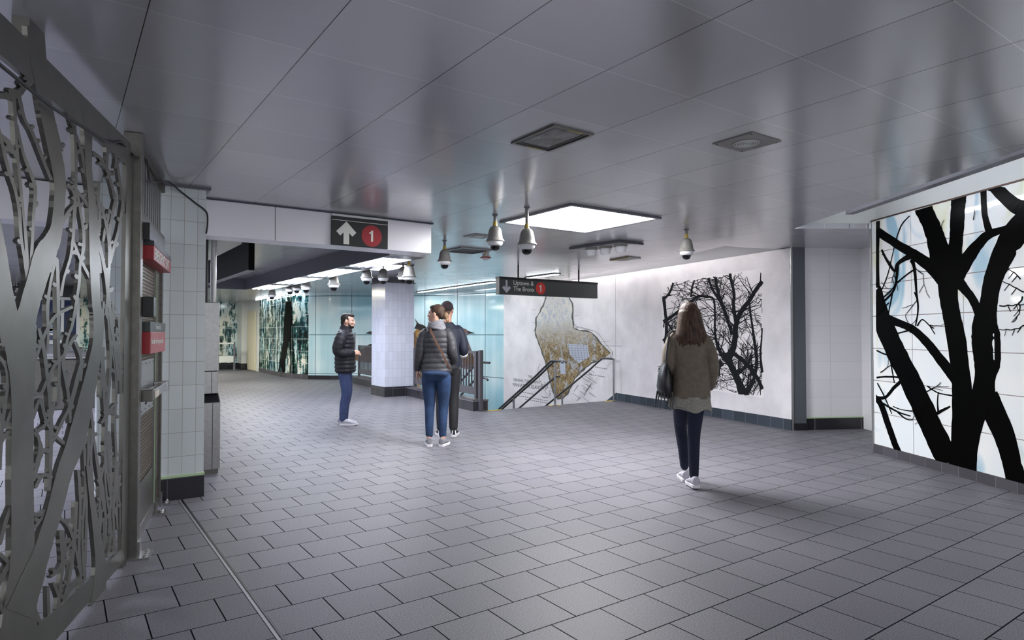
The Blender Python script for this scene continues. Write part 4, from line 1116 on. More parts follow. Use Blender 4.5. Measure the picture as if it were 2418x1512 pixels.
# ------------------------------------------------------------------ stair handrails
def handrail(label, x, y0, z0, run, two=False, side=1, low=False, m=M['hand'], slope=.60):
    t = thing('stair_handrail', label, 'handrail', (x, y0, 0), 0, 'stair handrails')
    offs = (-.045, .045) if two else (0,)
    for o_ in offs:
        pts = [(x + o_, y0 - .30, z0 - .04), (x + o_, y0 - .30, z0 - .015), (x + o_, y0 - .27, z0), (x + o_, y0, z0), (x + o_, y0 + .06, z0 - .01)] + [(x + o_, y0 + k, z0 - k * slope) for k in (.5, 1.5, run)]
        MB().tube(pts, .021, 12).build('rail', m, t, smooth=True)
        if low:
            pts = [(x + o_, y0 - .1, z0 - .30), (x + o_, y0, z0 - .30)] + [(x + o_, y0 + k, z0 - .30 - k * slope) for k in (.4, 1.5, run)]
            if o_ >= 0: MB().tube(pts, .019, 12).build('low_rail', m, t, smooth=True)
    for k, yy in enumerate((y0 - (.30 if not two else .02), y0 + 1.35)):
        zz = z0 if yy <= y0 else z0 - (yy - y0) * slope
        zb_ = .0005 if yy < 9.66 else -.17 * (int((yy - 9.66) / .29) + 1)
        MB().tube([(x, yy, zb_), (x, yy, zz - .03)], .021, 12).build('post', M['handbr'], t, smooth=True)
        MB().lathe((x, yy, zb_), [(.05, 0), (.05, .008), (.022, .012)], 16).build('floor_flange', M['handbr'], t)
        if two: 
            rp = [(x + .05 * math.cos(a), yy + .04, zz - .055 + .05 * math.sin(a)) for a in [2 * pi * q / 14 for q in range(15)]]
            MB().tube(rp, .008, 8).build('ring_bracket', M['hand'], t, smooth=True)
    return t
handrail('double steel handrail down the middle of the stairs', 7.80, 9.62, .86, 4.2, True, low=True)
handrail('single steel handrail curving down along the map wall', 9.27, 9.80, .87, 4.0)
t = thing('stair_handrail', 'steel handrail down the stairs beside the grey railing', 'handrail', (6.27, 9.9, 0), 0, 'stair handrails')
for z0, nm in ((.865, 'rail'), (.60, 'low_rail')):
    ya = 9.56 if nm == 'rail' else 9.62
    MB().tube([(6.27, ya, z0 - (.05 if nm == 'low_rail' else 0)), (6.27, ya + .06, z0 - (.02 if nm == 'low_rail' else 0)), (6.27, 9.9, z0), (6.27, 9.98, z0 - .015)] + [(6.27 + .04 * k, 9.95 + k, z0 - k * .6) for k in (.5, 1.5, 4.0)], .020, 12).build(nm, M['hand'], t, smooth=True)
MB().tube([(6.37, 11.2, -.17 * 6), (6.37, 11.2, .06)], .02, 10).build('post', M['handbr'], t, smooth=True)
for x, y, lab in ((6.42, 9.62, 'yellow marker plate on the landing edge at the foot of the grey post'), (7.80, 9.60, 'yellow marker plate on the landing edge under the double handrail'), (9.25, 9.58, 'yellow marker plate on the landing edge by the map wall')):
    tag(MB().box(x - .14, x + .14, y - .03, y + .055, .0004, .004).build('edge_marker', M['yellow']), lab, 'floor marker', 'yellow stair edge markers')

# pale railing at the far end of the passage
t = thing('railing', 'pale steel railing far off before the painted glass wall', 'railing', (4, 25.6, 0))
MB().box(1.0, 5.35, 25.55, 25.6, 1.0, 1.06).build('top_bar', M['white_metal'], t)
MB().box(1.0, 5.35, 25.55, 25.6, .32, .56).build('bottom_plate', M['white_metal'], t)
for k in range(20):
    x = 1.3 + k * .2; MB().box(x, x + .025, 25.565, 25.585, .5601, .9999).build('baluster', M['steel'], t)
for x in (1.1, 3.2, 5.3): MB().box(x, x + .06, 25.54, 25.61, .0005, 1.08).build('post', M['greymetal'], t)

# ------------------------------------------------------------------ glass tree mural on the right wall
mural = thing('glass_mural', 'milky glass panel mural with a big black bare tree on the right wall', 'mural', (7.79, 3.67, .095))
mn = [0]
cum = [0]
for a, b_ in zip(MURW[:-1], MURW[1:]): cum.append(cum[-1] + (Vector(b_) - Vector(a)).length)
def mpt(u, z, off=0.0):
    for i in range(len(cum) - 1):
        if u <= cum[i + 1] or i == len(cum) - 2:
            a, b_ = Vector(MURW[i]), Vector(MURW[i + 1]); d = (b_ - a).normalized()
            p = a + d * (u - cum[i]); n = Vector((d.y, -d.x))          # towards the hall
            return Vector((p.x + n.x * off, p.y + n.y * off, z))
cols = [0.0, .66, 1.36, 2.06, 2.76, 3.40]
rows = [.095 + .3725 * k for k in range(8)]
g_ = .004
for ci in range(len(cols) - 1):
    for ri in range(7):
        u0, u1 = cols[ci] + g_, cols[ci + 1] - g_; zA, zB = rows[ri] + g_, rows[ri + 1] - g_
        us = [u0 + (u1 - u0) * q / 4 for q in range(5)]
        mb = MB()
        mb.rings([[mpt(u, zA, .012), mpt(u, zB, .012), mpt(u, zB, .001), mpt(u, zA, .001)] for u in us])
        mb.build('glass_panel', M['mural'], mural)
jb = MB()
us = [cum[-1] * q / 24 for q in range(25)]
jb.rings([[mpt(u, .095, .006), mpt(u, 2.70, .006), mpt(u, 2.70, .0005), mpt(u, .095, .0005)] for u in us])
jb.build('joint_backing', M['mortar'], mural)
tb = MB(); tb.rings([[mpt(u, 2.7005, .02), mpt(u, 2.715, .02), mpt(u, 2.715, -.02), mpt(u, 2.7005, -.02)] for u in us]); tb.build('top_trim', plain('bronze_trim', '5d4a42', .4, .6), mural)
eb = MB(); e0 = mpt(0, 0, 0); dU = (mpt(.5, 0) - e0).normalized(); nU = Vector((dU.y, -dU.x, 0))
eb.slab([(e0 - dU * .03 + Vector((0, 0, .0))), (e0 - dU * .002), (e0 - dU * .002 + Vector((0, 0, 2.715))), (e0 - dU * .03 + Vector((0, 0, 2.715)))], nU * .02)
eb.build('edge_trim', M['steel_br'], mural)
ms = on_wall(MURW, .0132)
mr = random.Random(11)
sil = []
def ink(pts, jit=.05): sil.append((pts, jit))
ink([(2272, 1120, 66), (2276, 1040, 60), (2274, 960, 52), (2268, 880, 44), (2258, 800, 45), (2246, 740, 42), (2239, 690, 46), (2238, 640, 56), (2235, 600, 74)], .03)
ink([(2225, 620, 56), (2212, 570, 46), (2200, 535, 42), (2184, 500, 42), (2172, 474, 44)])
ink([(2250, 625, 42), (2257, 575, 32), (2260, 530, 33), (2262, 490, 34), (2264, 462, 36)])
ink([(2258, 645, 46), (2288, 606, 32), (2310, 577, 25), (2335, 554, 21), (2372, 542, 17), (2440, 524, 24)])
ink([(2318, 985, 76), (2325, 900, 50), (2331, 858, 62), (2328, 800, 68), (2326, 760, 58), (2334, 720, 43), (2345, 660, 44), (2370, 600, 54), (2400, 550, 62), (2460, 500, 72)], .03)
ink([(2316, 940, 50), (2300, 1000, 44), (2286, 1060, 46), (2280, 1125, 52)], .02)
ink([(2330, 935, 54), (2352, 985, 52), (2370, 1025, 50), (2388, 1085, 46), (2406, 1165, 50)], .02)
ink([(2246, 640, 34), (2272, 676, 24), (2296, 706, 20), (2316, 748, 24)])
ink([(2322, 435, 15), (2325, 505, 14), (2336, 548, 18)]); ink([(2335, 425, 30), (2395, 484, 36), (2450, 500, 50)])
ink([(2058, 680, 44), (2080, 750, 44), (2110, 820, 46), (2145, 890, 48), (2180, 965, 50), (2215, 1040, 52), (2252, 1110, 60)])
ink([(2060, 540, 24), (2085, 555, 20), (2120, 578, 20), (2156, 600, 24), (2200, 632, 30), (2232, 668, 34)])
ink([(2068, 520, 20), (2070, 600, 12), (2068, 680, 18)])
ink([(2162, 600, 18), (2135, 612, 11), (2119, 625, 8), (2112, 640, 6), (2096, 618, 6), (2082, 590, 5)])
ink([(2119, 625, 8), (2117, 660, 6), (2108, 690, 5), (2085, 715, 5), (2072, 735, 4)])
ink([(2154, 612, 9), (2160, 640, 7), (2164, 690, 5), (2168, 730, 4), (2162, 770, 3)])
ink([(2160, 636, 6), (2140, 650, 5), (2118, 668, 6)]); ink([(2108, 690, 5), (2098, 740, 4), (2092, 765, 3)])
ink([(2090, 752, 22), (2120, 762, 18), (2155, 778, 18), (2185, 805, 20), (2215, 842, 22), (2242, 876, 26), (2266, 905, 30)])
ink([(2148, 510, 4), (2130, 530, 4), (2118, 560, 4), (2108, 600, 3), (2096, 650, 4), (2080, 690, 3)])
ink([(2166, 770, 5), (2178, 755, 4), (2196, 770, 4), (2206, 776, 3)]); ink([(2196, 770, 4), (2208, 790, 3)])
ink([(2110, 790, 5), (2130, 785, 5), (2155, 778, 7)])
ink([(2062, 935, 14), (2080, 955, 13), (2096, 1000, 14), (2110, 1040, 14), (2122, 1070, 15)])
ink([(2072, 940, 8), (2092, 938, 7), (2112, 915, 8), (2132, 898, 9), (2150, 890, 10)])
ink([(2070, 892, 6), (2095, 890, 6), (2130, 892, 6)]); ink([(2070, 828, 5), (2085, 835, 5), (2100, 840, 5)]); ink([(2100, 838, 4), (2106, 870, 4), (2112, 905, 3)])
ink([(2080, 950, 6), (2105, 965, 6), (2125, 975, 5), (2150, 983, 4)]); ink([(2072, 905, 4), (2090, 940, 4), (2106, 978, 3)]); ink([(2120, 974, 5), (2140, 990, 4), (2156, 992, 3)])
ink([(2190, 912, 5), (2215, 928, 4), (2250, 935, 5)]); ink([(2216, 926, 4), (2214, 950, 4), (2216, 975, 6)]); ink([(2206, 980, 8), (2225, 970, 7), (2244, 960, 4)])
for (x, y, a, l) in ((2360, 722, -.1, 60), (2418, 690, 2.4, 70), (2410, 660, 2.0, 50), (2415, 700, 1.9, 80), (2424, 760, 2.1, 60)):
    px, py = x, y; w_ = 5.0
    for q in range(4):
        nx, ny = px + l / 3 * math.cos(a), py - l / 3 * math.sin(a) * (1 if y < 700 else -1) * .6
        ink([(px, py, w_), ((px + nx) / 2 + 2, (py + ny) / 2 + 2, w_ * .9), (nx, ny, w_ * .8)])
        if q: ink([(px, py, w_ * .8), (px + 14 * math.cos(a + 1.2), py + 16, w_ * .6)])
        px, py, w_ = nx, ny, w_ * .8; a += mr.uniform(-.5, .5)
ink([(2540, 1230, 70), (2530, 1080, 60), (2540, 900, 54), (2520, 740, 50), (2545, 560, 46), (2530, 380, 44)])
ink([(2530, 760, 26), (2490, 690, 18), (2462, 610, 12), (2456, 560, 6)]); ink([(2540, 900, 22), (2570, 820, 14), (2590, 720, 8)]); ink([(2530, 620, 14), (2500, 560, 9), (2480, 480, 6)])
# finer twigs in the crown on the left
def twig(x, y, a, w_, l, dep):
    pts = [(x, y, w_)]
    for q in range(3):
        a += mr.uniform(-.3, .3); x += l / 3 * math.cos(a); y -= l / 3 * math.sin(a); w_ = max(1.6, w_ * .85); pts.append((x, y, w_))
    ink(pts, .1)
    if dep:
        for k in range(2):
            b_ = pts[mr.choice((1, 2, 3))]; twig(b_[0], b_[1], a + mr.choice((-1, 1)) * mr.uniform(.4, 1.0), b_[2] * .7, l * mr.uniform(.5, .8), dep - 1)
for (x, y, a, w_, l, dep) in ((2118, 665, -1.9, 4, 60, 2), (2160, 690, -1.4, 4, 60, 2), (2084, 600, -.9, 4, 50, 2), (2100, 715, -2.3, 4, 40, 1), (2150, 616, -1.0, 4, 45, 2), (2190, 925, .4, 3.5, 40, 1), (2110, 960, -.6, 3.5, 50, 2), (2080, 880, .6, 3.5, 30, 1), (2196, 768, -.3, 3.5, 26, 1), (2300, 520, 1.3, 3, 26, 0), (2222, 548, 1.2, 3, 30, 0)):
    twig(x, y, a, w_, l, dep)
# clip strokes to the mural face and lay them as thin black glass
def clip_box(pts, x0, y0f, x1, y1f):
    return [(min(max(x, x0), x1), min(max(y, y0f(x)), y1f(x)), w_) for x, y, w_ in pts]
top_y = lambda px: 524 - (px - 2067) * .2825
bot_y = lambda px: 1050 + (px - 2067) * .2706
def clipped(surf, x0, x1):
    return lambda x, y: surf(min(max(x, x0), x1), min(max(y, top_y(min(max(x, x0), x1))), bot_y(min(max(x, x0), x1))))
cs = clipped(ms, 2068.5, 2600)
for i, (p_, j_) in enumerate(sil):
    if max(q[2] for q in p_) < 8: p_ = [(a_, b2_, c_ * .72) for a_, b2_, c_ in p_]
    mb = MB(); stroke(mb, p_, cs, Vector((.55, -.3, 0)) * .0006, 6, j_ if p_[0][2] > 8 else .12, mr)
    off = -.00006 * (i + 1)
    mb.v = [tuple(Vector(v) + Vector((.86 * off * 1, -.5 * off, 0))) for v in mb.v]
    mb.build('tree_silhouette' if max(q[2] for q in p_) > 20 else 'twig_silhouette', M['silh'], mural)

# ------------------------------------------------------------------ branch picture on the white wall
tp = on_wall(MAPW, .004)
c0 = tp(1563, 935)
pic = thing('branch_picture', 'square mosaic picture of dark tangled bare branches on the white wall', 'picture', (c0.x, c0.y, c0.z))
ptop = lambda x: 668 - (x - 1563) * .143
pbot = lambda x: 905 + (x - 1563) * .1467
tc_ = lambda x, y: tp(min(max(x, 1563.5), 1803), min(max(y, ptop(min(max(x, 1563.5), 1803))), pbot(min(max(x, 1563.5), 1803))))
pr = random.Random(21)
pb = MB(); g = on_wall(MAPW, .002)
for k in range(16):
    xa, xb = 1563 + 15 * k, 1563 + 15 * (k + 1)
    pb.face([g(xa, pbot(xa)), g(xb, pbot(xb)), g(xb, ptop(xb)), g(xa, ptop(xa))])
pb.build('ground', plain('pale_mosaic_ground', 'ebe7e8', .55, 0, .04, 3), pic)
def inside(x, y): return 1566 < x < 1800 and ptop(x) + 2 < y < pbot(x) - 2
strokes = []
def grow(x, y, a, w_, l, depth):
    pts = [(x, y, w_)]
    for q in range(4):
        a += pr.uniform(-.28, .28)
        x += l / 4 * math.cos(a); y -= l / 4 * math.sin(a)
        if not inside(x, y): break
        pts.append((x, y, max(1.0, w_ * (1 - .17 * (q + 1)))))
    if len(pts) > 1: strokes.append(pts)
    if depth > 0 and len(pts) > 2:
        for k in range(pr.choice((2, 2, 3))):
            b_ = pr.choice(pts[1:])
            grow(b_[0], b_[1], a + pr.choice((-1, 1)) * pr.uniform(.35, 1.1), max(1.0, b_[2] * .62), l * pr.uniform(.5, .78), depth - 1)
mains = [
 [(1757, 936, 26), (1745, 905, 20), (1734, 880, 17), (1722, 856, 20), (1714, 842, 30)],
 [(1716, 850, 30), (1728, 830, 19), (1736, 800, 15), (1737, 770, 14), (1748, 740, 13), (1768, 712, 12), (1784, 686, 11), (1800, 664, 12)],
 [(1737, 760, 10), (1732, 720, 9), (1733, 690, 8), (1726, 660, 8), (1724, 646, 8)],
 [(1728, 790, 7), (1716, 750, 8), (1702, 710, 9), (1693, 680, 8), (1690, 655, 8)], [(1704, 714, 9), (1686, 690, 7), (1672, 657, 6)],
 [(1714, 846, 16), (1700, 830, 10), (1690, 800, 7), (1688, 770, 6), (1688, 740, 5), (1684, 706, 6), (1662, 700, 6), (1644, 702, 7), (1626, 718, 7), (1580, 752, 9), (1566, 760, 9)],
 [(1706, 856, 20), (1690, 866, 16), (1682, 880, 14)],
 [(1734, 836, 12), (1752, 850, 12), (1768, 866, 11), (1782, 884, 11), (1792, 900, 10), (1800, 920, 10)],
 [(1734, 880, 12), (1756, 872, 9), (1770, 852, 7), (1772, 838, 5)],
 [(1760, 930, 18), (1776, 905, 11), (1784, 880, 9), (1787, 850, 9), (1782, 810, 8), (1777, 775, 6), (1772, 740, 5), (1770, 712, 4)],
 [(1765, 936, 14), (1748, 905, 9), (1738, 884, 9)],
 [(1572, 812, 10), (1574, 770, 8), (1570, 730, 8), (1567, 700, 9)], [(1566, 806, 9), (1578, 795, 7), (1590, 788, 4)], [(1576, 762, 5), (1590, 784, 5), (1600, 800, 5)],
 [(1570, 705, 6), (1582, 690, 6), (1590, 668, 6)], [(1632, 702, 5), (1634, 680, 5), (1640, 662, 4)],
 [(1800, 880, 8), (1796, 840, 5), (1799, 790, 4), (1800, 775, 3)], [(1566, 900, 10), (1580, 888, 9), (1594, 880, 9)],
]
for mline in mains:
    strokes.append(mline)
    for q in range(1, len(mline)):
        for k in range(2):
            x, y, w_ = mline[q]; px, py, _ = mline[q - 1]
            t_ = pr.random(); bx, by = px + (x - px) * t_, py + (y - py) * t_
            a = math.atan2(-(y - py), x - px)
            if inside(bx, by): grow(bx, by, a + pr.choice((-1, 1)) * pr.uniform(.4, 1.2), max(1.2, min(3.4, w_ * .35)), pr.uniform(34, 66), 2 + (pr.random() < .4))
thick = [s for s in strokes if max(q[2] for q in s) >= 5]
thin = [s for s in strokes if max(q[2] for q in s) < 5]
for i, s in enumerate(thick):
    s = [(a, b_, c_ * .84) for a, b_, c_ in s]
    mb = MB(); stroke(mb, s, tc_, Vector((-.0008 - .00004 * i, .0003, 0)), 5, .12, pr); mb.build('branch', M['ink'], pic)
mb = MB()
for i, s in enumerate(thin):
    stroke(mb, s, tc_, None, 2, .1, pr)
x = mb.build('twigs', M['ink'], pic); x['kind'] = 'stuff'

# ------------------------------------------------------------------ map picture
mw = on_wall(MAPW, .003); mw2 = on_wall(MAPW, .006); mw3 = None
isl = [(1300, 668), (1290, 705), (1284, 722), (1276, 738), (1268, 752), (1267, 770), (1265, 786), (1270, 800), (1277, 818), (1283, 836), (1288, 852), (1293, 872), (1298, 890), (1304, 912), (1310, 930), (1318, 941), (1328, 940), (1338, 930), (1347, 912), (1356, 894), (1368, 880), (1382, 868), (1396, 856), (1412, 850), (1428, 843), (1440, 834), (1430, 824), (1416, 812), (1406, 798), (1396, 787), (1382, 783), (1368, 782), (1354, 777), (1352, 764), (1350, 750), (1351, 730), (1350, 716), (1344, 706), (1342, 668)]
c0 = mw(1320, 950)
mp = thing('island_map', 'mosaic map of a long island in ochre and grey on the white stair wall', 'map', (c0.x, c0.y, c0.z))
def grow_poly(P, e):
    cx = sum(p[0] for p in P) / len(P); cy = sum(p[1] for p in P) / len(P); out = []
    for i in range(len(P)):
        a, b_ = P[i - 1], P[(i + 1) % len(P)]; dx, dy = b_[0] - a[0], b_[1] - a[1]; l = math.hypot(dx, dy)
        out.append((P[i][0] + dy / l * -e, P[i][1] - dx / l * -e))
    return out
def patch(P, surf, name, m, th=.0012, jit=0):
    # dense outline so the sheet follows the curved wall
    Q = []
    for i in range(len(P)):
        a, b_ = P[i], P[(i + 1) % len(P)]; n = max(1, int(math.hypot(b_[0] - a[0], b_[1] - a[1]) / 6))
        for k in range(n):
            Q.append((a[0] + (b_[0] - a[0]) * k / n + pr.uniform(-jit, jit), a[1] + (b_[1] - a[1]) * k / n + pr.uniform(-jit, jit)))
    mb = MB()
    # cut into upright strips
    xs = sorted(q[0] for q in Q); x0, x1 = xs[0], xs[-1]
    bm = bmesh.new(); vs = [bm.verts.new((x, y, 0)) for x, y in Q]; bm.faces.new(vs)
    n = max(2, int((x1 - x0) / 10))
    for k in range(1, n):
        bmesh.ops.bisect_plane(bm, geom=bm.verts[:] + bm.edges[:] + bm.faces[:], plane_co=(x0 + (x1 - x0) * k / n, 0, 0), plane_no=(1, 0, 0))
    bm.verts.index_update()
    mb.add([surf(v.co.x, v.co.y) for v in bm.verts], [tuple(v.index for v in f.verts) for f in bm.faces])
    bm.free()
    return mb.build(name, m, mp)
shore = [(x, y + 0) for x, y in isl]
patch(grow_poly(isl, 3.2), mw, 'shoreline', plain('shore_shade', '55564f', .6, 0, .3, 14), jit=1.2)
patch(isl, mw2, 'land', M['mapA'], jit=1.0)
mw4 = on_wall(MAPW, .0085)
for P_ in ([(1340, 812), (1388, 815), (1392, 842), (1368, 858), (1345, 838)], [(1320, 845), (1334, 850), (1336, 884), (1324, 884)]):
    patch(P_, mw4, 'street_grid', plain('street_block_grey', 'b6bccb', .5), jit=.4)
ln = MB()
for k in range(7):
    stroke(ln, [(1342 + 7 * k, 812, .6), (1347 + 7 * k, 852, .6)], on_wall(MAPW, .0095), None, 2); stroke(ln, [(1341, 816 + 6 * k, .6), (1390, 818 + 5 * k, .6)], on_wall(MAPW, .0095), None, 2)
x = ln.build('street_lines', M['inkg'], mp); x['kind'] = 'stuff'
ln = MB()
for P_ in ([(1352, 768, .9), (1378, 775, .9), (1410, 786, .9), (1430, 812, .9), (1447, 835, .9), (1440, 846, .9)], [(1358, 772, .8), (1400, 782, .8)], [(1404, 860, .9), (1440, 842, .9), (1448, 830, .9)], [(1275, 860, .8), (1270, 880, .8), (1284, 920, .8), (1300, 940, .8)], [(1396, 810, .7), (1440, 806, .7)], [(1425, 817, .7), (1470, 818, .7)]):
    stroke(ln, P_, mw, None, 3)
for k in range(26):
    x = pr.uniform(1350, 1400); y = pr.uniform(872, 950); a = pr.choice((.62, .62, -.95))
    l = pr.uniform(8, 30); stroke(ln, [(x, y, .9), (x + l * math.cos(a), y + l * math.sin(a), .9)], mw, None, 2)
for k in range(30):
    x = pr.uniform(1285, 1310); y = pr.uniform(900, 940); l = pr.uniform(4, 10); a = pr.choice((.3, 1.6)); stroke(ln, [(x - 8, y, .9), (x - 8 + l * math.cos(a), y + l * math.sin(a), .9)], mw, None, 2)
for k in range(14):
    x = pr.choice((pr.uniform(1252, 1266), pr.uniform(1346, 1360))); y = pr.uniform(725, 800); stroke(ln, [(x, y, .7), (x + pr.uniform(6, 14), y + pr.uniform(-2, 3), .7)], mw, None, 2)
x = ln.build('survey_lines', M['inkg'], mp); x['kind'] = 'stuff'
for txt, px, py, sz in (('THE', 1252, 893, .10), ('ORIGINAL TOPOGRAPHY OF', 1247, 904, .105), ('MANHATTAN ISLAND', 1243, 916, .13)):
    a = mw(px - 20, py); b_ = mw(px + 20, py); d = (b_ - a); d.z = 0; o = mw(px, py)
    words('map_lettering', txt, sz, M['inkg'], mp, o, tuple(d), (0, 0, 1), 1.0, 'CENTER', .0008)
for px, py, l in ((1225, 925, 40), (1214, 933, 80), (1240, 943, 60), (1400, 866, 36), (1390, 884, 44)):
    mb = MB()
    for k in range(int(l / 5)):
        stroke(mb, [(px + k * 5, py + k * .9, 1.6), (px + k * 5 + 3.4, py + k * .9 + .6, 1.6)], mw, None, 2)
    mb.build('map_small_print', M['inkg'], mp)['kind'] = 'stuff'

# ------------------------------------------------------------------ bird pictures on the blue glass
bw = [on_wall(BLUEW, .012 + .004 * k) for k in range(4)]
def bird(label, px0, parts):
    c = bw[0](*px0)
    t = thing('bird_picture', label, 'wall art', (c.x, c.y, c.z), 0, None)
    global mp
    keep = mp; mp = t
    for name, P_, m, l in parts: patch(P_, bw[l], name, M[m], jit=.5)
    mp = keep
bird('brown bird painted on the blue glass left of the tiled column', (876, 800), [
    ('body', [(884, 782), (900, 790), (930, 800), (940, 850), (905, 862), (880, 845), (882, 816)], 'feath_y', 0),
    ('head', [(872, 786), (884, 776), (896, 775), (904, 790), (890, 798), (878, 790)], 'feath_b', 1),
    ('beak', [(863, 788), (874, 782), (880, 787), (874, 789)], 'feath_d', 2),
    ('wing', [(834, 850), (840, 832), (860, 822), (884, 818), (900, 830), (898, 858), (860, 856)], 'feath_a', 2),
    ('tail', [(864, 817), (876, 812), (888, 815), (886, 819), (870, 819)], 'feath_d', 3)])
bird('large amber bird painted on the blue glass right of the tiled column', (992, 800), [
    ('body', [(976, 790), (984, 775), (1000, 772), (1014, 790), (1016, 850), (1004, 900), (986, 916), (976, 860)], 'feath_y', 0),
    ('wing', [(976, 780), (986, 800), (990, 850), (984, 900), (974, 890), (970, 820)], 'feath_a', 1),
    ('head', [(978, 776), (984, 764), (998, 767), (1008, 774), (994, 780)], 'feath_d', 2),
    ('crest', [(979, 750), (984, 758), (990, 766), (996, 772), (992, 772), (984, 764)], 'feath_d', 3)])
bird('long-beaked bird painted on the blue glass beside the grey railing end', (1100, 820), [
    ('body', [(1088, 790), (1100, 792), (1107, 812), (1118, 840), (1130, 856), (1128, 868), (1100, 872), (1082, 866), (1078, 830)], 'feath_b', 0),
    ('head', [(1084, 782), (1092, 775), (1102, 778), (1106, 786), (1100, 793), (1088, 792)], 'feath_b', 1),
    ('beak', [(1104, 781), (1121, 787), (1106, 788)], 'feath_d', 2),
    ('wing', [(1086, 800), (1098, 800), (1108, 830), (1124, 850), (1120, 862), (1096, 858), (1084, 840)], 'feath_a', 2)])

# ------------------------------------------------------------------ dark trunk on the painted glass wall
dwf = on_wall([(x - .004, y) for x, y in DARKW] , .006)
c = dwf(678, 880)
t = thing('trunk_picture', 'dark forked tree trunk painted on the streaky green glass wall', 'wall art', (c.x, c.y, c.z))
for nm, P_ in (('trunk', [(681, 712, 14), (680, 750, 17), (676, 800, 14), (668, 845, 13), (664, 880, 15)]), ('fork', [(683, 745, 14), (687, 790, 10), (689, 840, 8), (690, 885, 8)])):
    mb = MB(); stroke(mb, P_, dwf, Vector((.002, 0, 0)), 6, .05, pr); mb.build(nm, M['silh'], t)

# ------------------------------------------------------------------ people
def lerp(a, b, t): return a + (b - a) * t
def prof(tab, t):
    for i in range(len(tab) - 1):
        if t <= tab[i + 1][0]:
            a, b = tab[i], tab[i + 1]; k = (t - a[0]) / (b[0] - a[0]) if b[0] > a[0] else 0
            k = k * k * (3 - 2 * k)
            return tuple(lerp(a[j], b[j], k) for j in range(1, len(a)))
    return tab[-1][1:]
def loft(mb, tab, n=28, step=.012, quilt=0.0, pitch=.055, lean=lambda z: (0, 0)):
    """closed trunk from a table (z, half width, half depth, y shift)"""
    z = tab[0][0]; rs = []
    top = tab[-1][0]
    k = int((top - z) / step) + 1
    for i in range(k + 1):
        zz = z + (top - z) * i / k
        rx, ry, ys = prof(tab, zz)
        q = 1 + quilt * (abs(math.sin(pi * (zz - z) / pitch)) ** .6 - .5) if quilt else 1
        lx, ly = lean(zz)
        ring = []
        for a in range(n):
            c, s = math.cos(2 * pi * a / n), math.sin(2 * pi * a / n)
            e = .82                                             # squarer than an ellipse
            ring.append(Vector((lx + rx * q * math.copysign(abs(c) ** e, c), ly + ys + ry * q * math.copysign(abs(s) ** e, s), zz)))
        rs.append(ring)
    return mb.rings(rs)
def W(f, tab): return [(r[0], r[1] * f, r[2] * (f * .4 + .6)) + tuple(r[3:]) for r in tab]
def X(f, pts): return [(p[0] * f, p[1], p[2]) for p in pts]
def limb(mb, pts, rad, quilt=0.0, pitch=.055, sub=8, n=16):
    P = [tuple(p) + (r,) for p, r in zip([tuple(Vector(p)) for p in pts], rad)]
    L = smooth_line(P, sub)
    out = []; R = []; dist = 0.0
    # resample finely so that quilting shows
    fine = []
    for i in range(len(L) - 1):
        a, b = L[i], L[i + 1]; l = (Vector(b[:3]) - Vector(a[:3])).length; m_ = max(1, int(l / .012))
        for k in range(m_): fine.append(tuple(lerp(a[j], b[j], k / m_) for j in range(4)))
    fine.append(L[-1])
    prev = None
    for p in fine:
        if prev is not None: dist += (Vector(p[:3]) - Vector(prev[:3])).length
        prev = p
        q = 1 + quilt * (abs(math.sin(pi * dist / pitch)) ** .6 - .5) if quilt else 1
        out.append(p[:3]); R.append(p[3] * q)
    return mb.tube(out, R, n, dome=True)

def head(mb, c, yaw, pitch=0.0, roll=0.0):
    Mh = Matrix.Rotation(yaw, 4, 'Z') @ Matrix.Rotation(pitch, 4, 'X') @ Matrix.Rotation(roll, 4, 'Y')
    M3_ = Mh.to_3x3()
    def g(x, y, z): return Vector(c) + M3_ @ Vector((x, y, z))
    mb.ell(g(0, -.012, .028), (.074, .094, .092), M3_)
    mb.ell(g(0, .030, -.022), (.060, .062, .080), M3_)
    mb.ell(g(0, .042, -.066), (.050, .046, .042), M3_)
    mb.ell(g(0, .072, -.094), (.022, .020, .018), M3_)
    mb.tube([g(0, .086, .018), g(0, .099, -.004), g(0, .104, -.026)], [.008, .0095, .0115], 10, dome=True)
    for s in (-1, 1):
        mb.ell(g(s * .009, .095, -.031), (.008, .009, .007), M3_, 10, 7)
        mb.tube([g(s * .014, .085, .028), g(s * .045, .072, .026)], [.010, .009], 8, dome=True)
        mb.ell(g(s * .040, .062, -.022), (.022, .022, .020), M3_, 12, 8)
        mb.ell(g(s * .076, -.012, -.006), (.012, .022, .032), M3_ @ Matrix.Rotation(s * .25, 3, 'Z'), 14, 9)
    mb.ell(g(0, .088, -.056), (.024, .012, .008), M3_, 12, 7)
    mb.ell(g(0, .086, -.069), (.021, .013, .009), M3_, 12, 7)
    return g, M3_

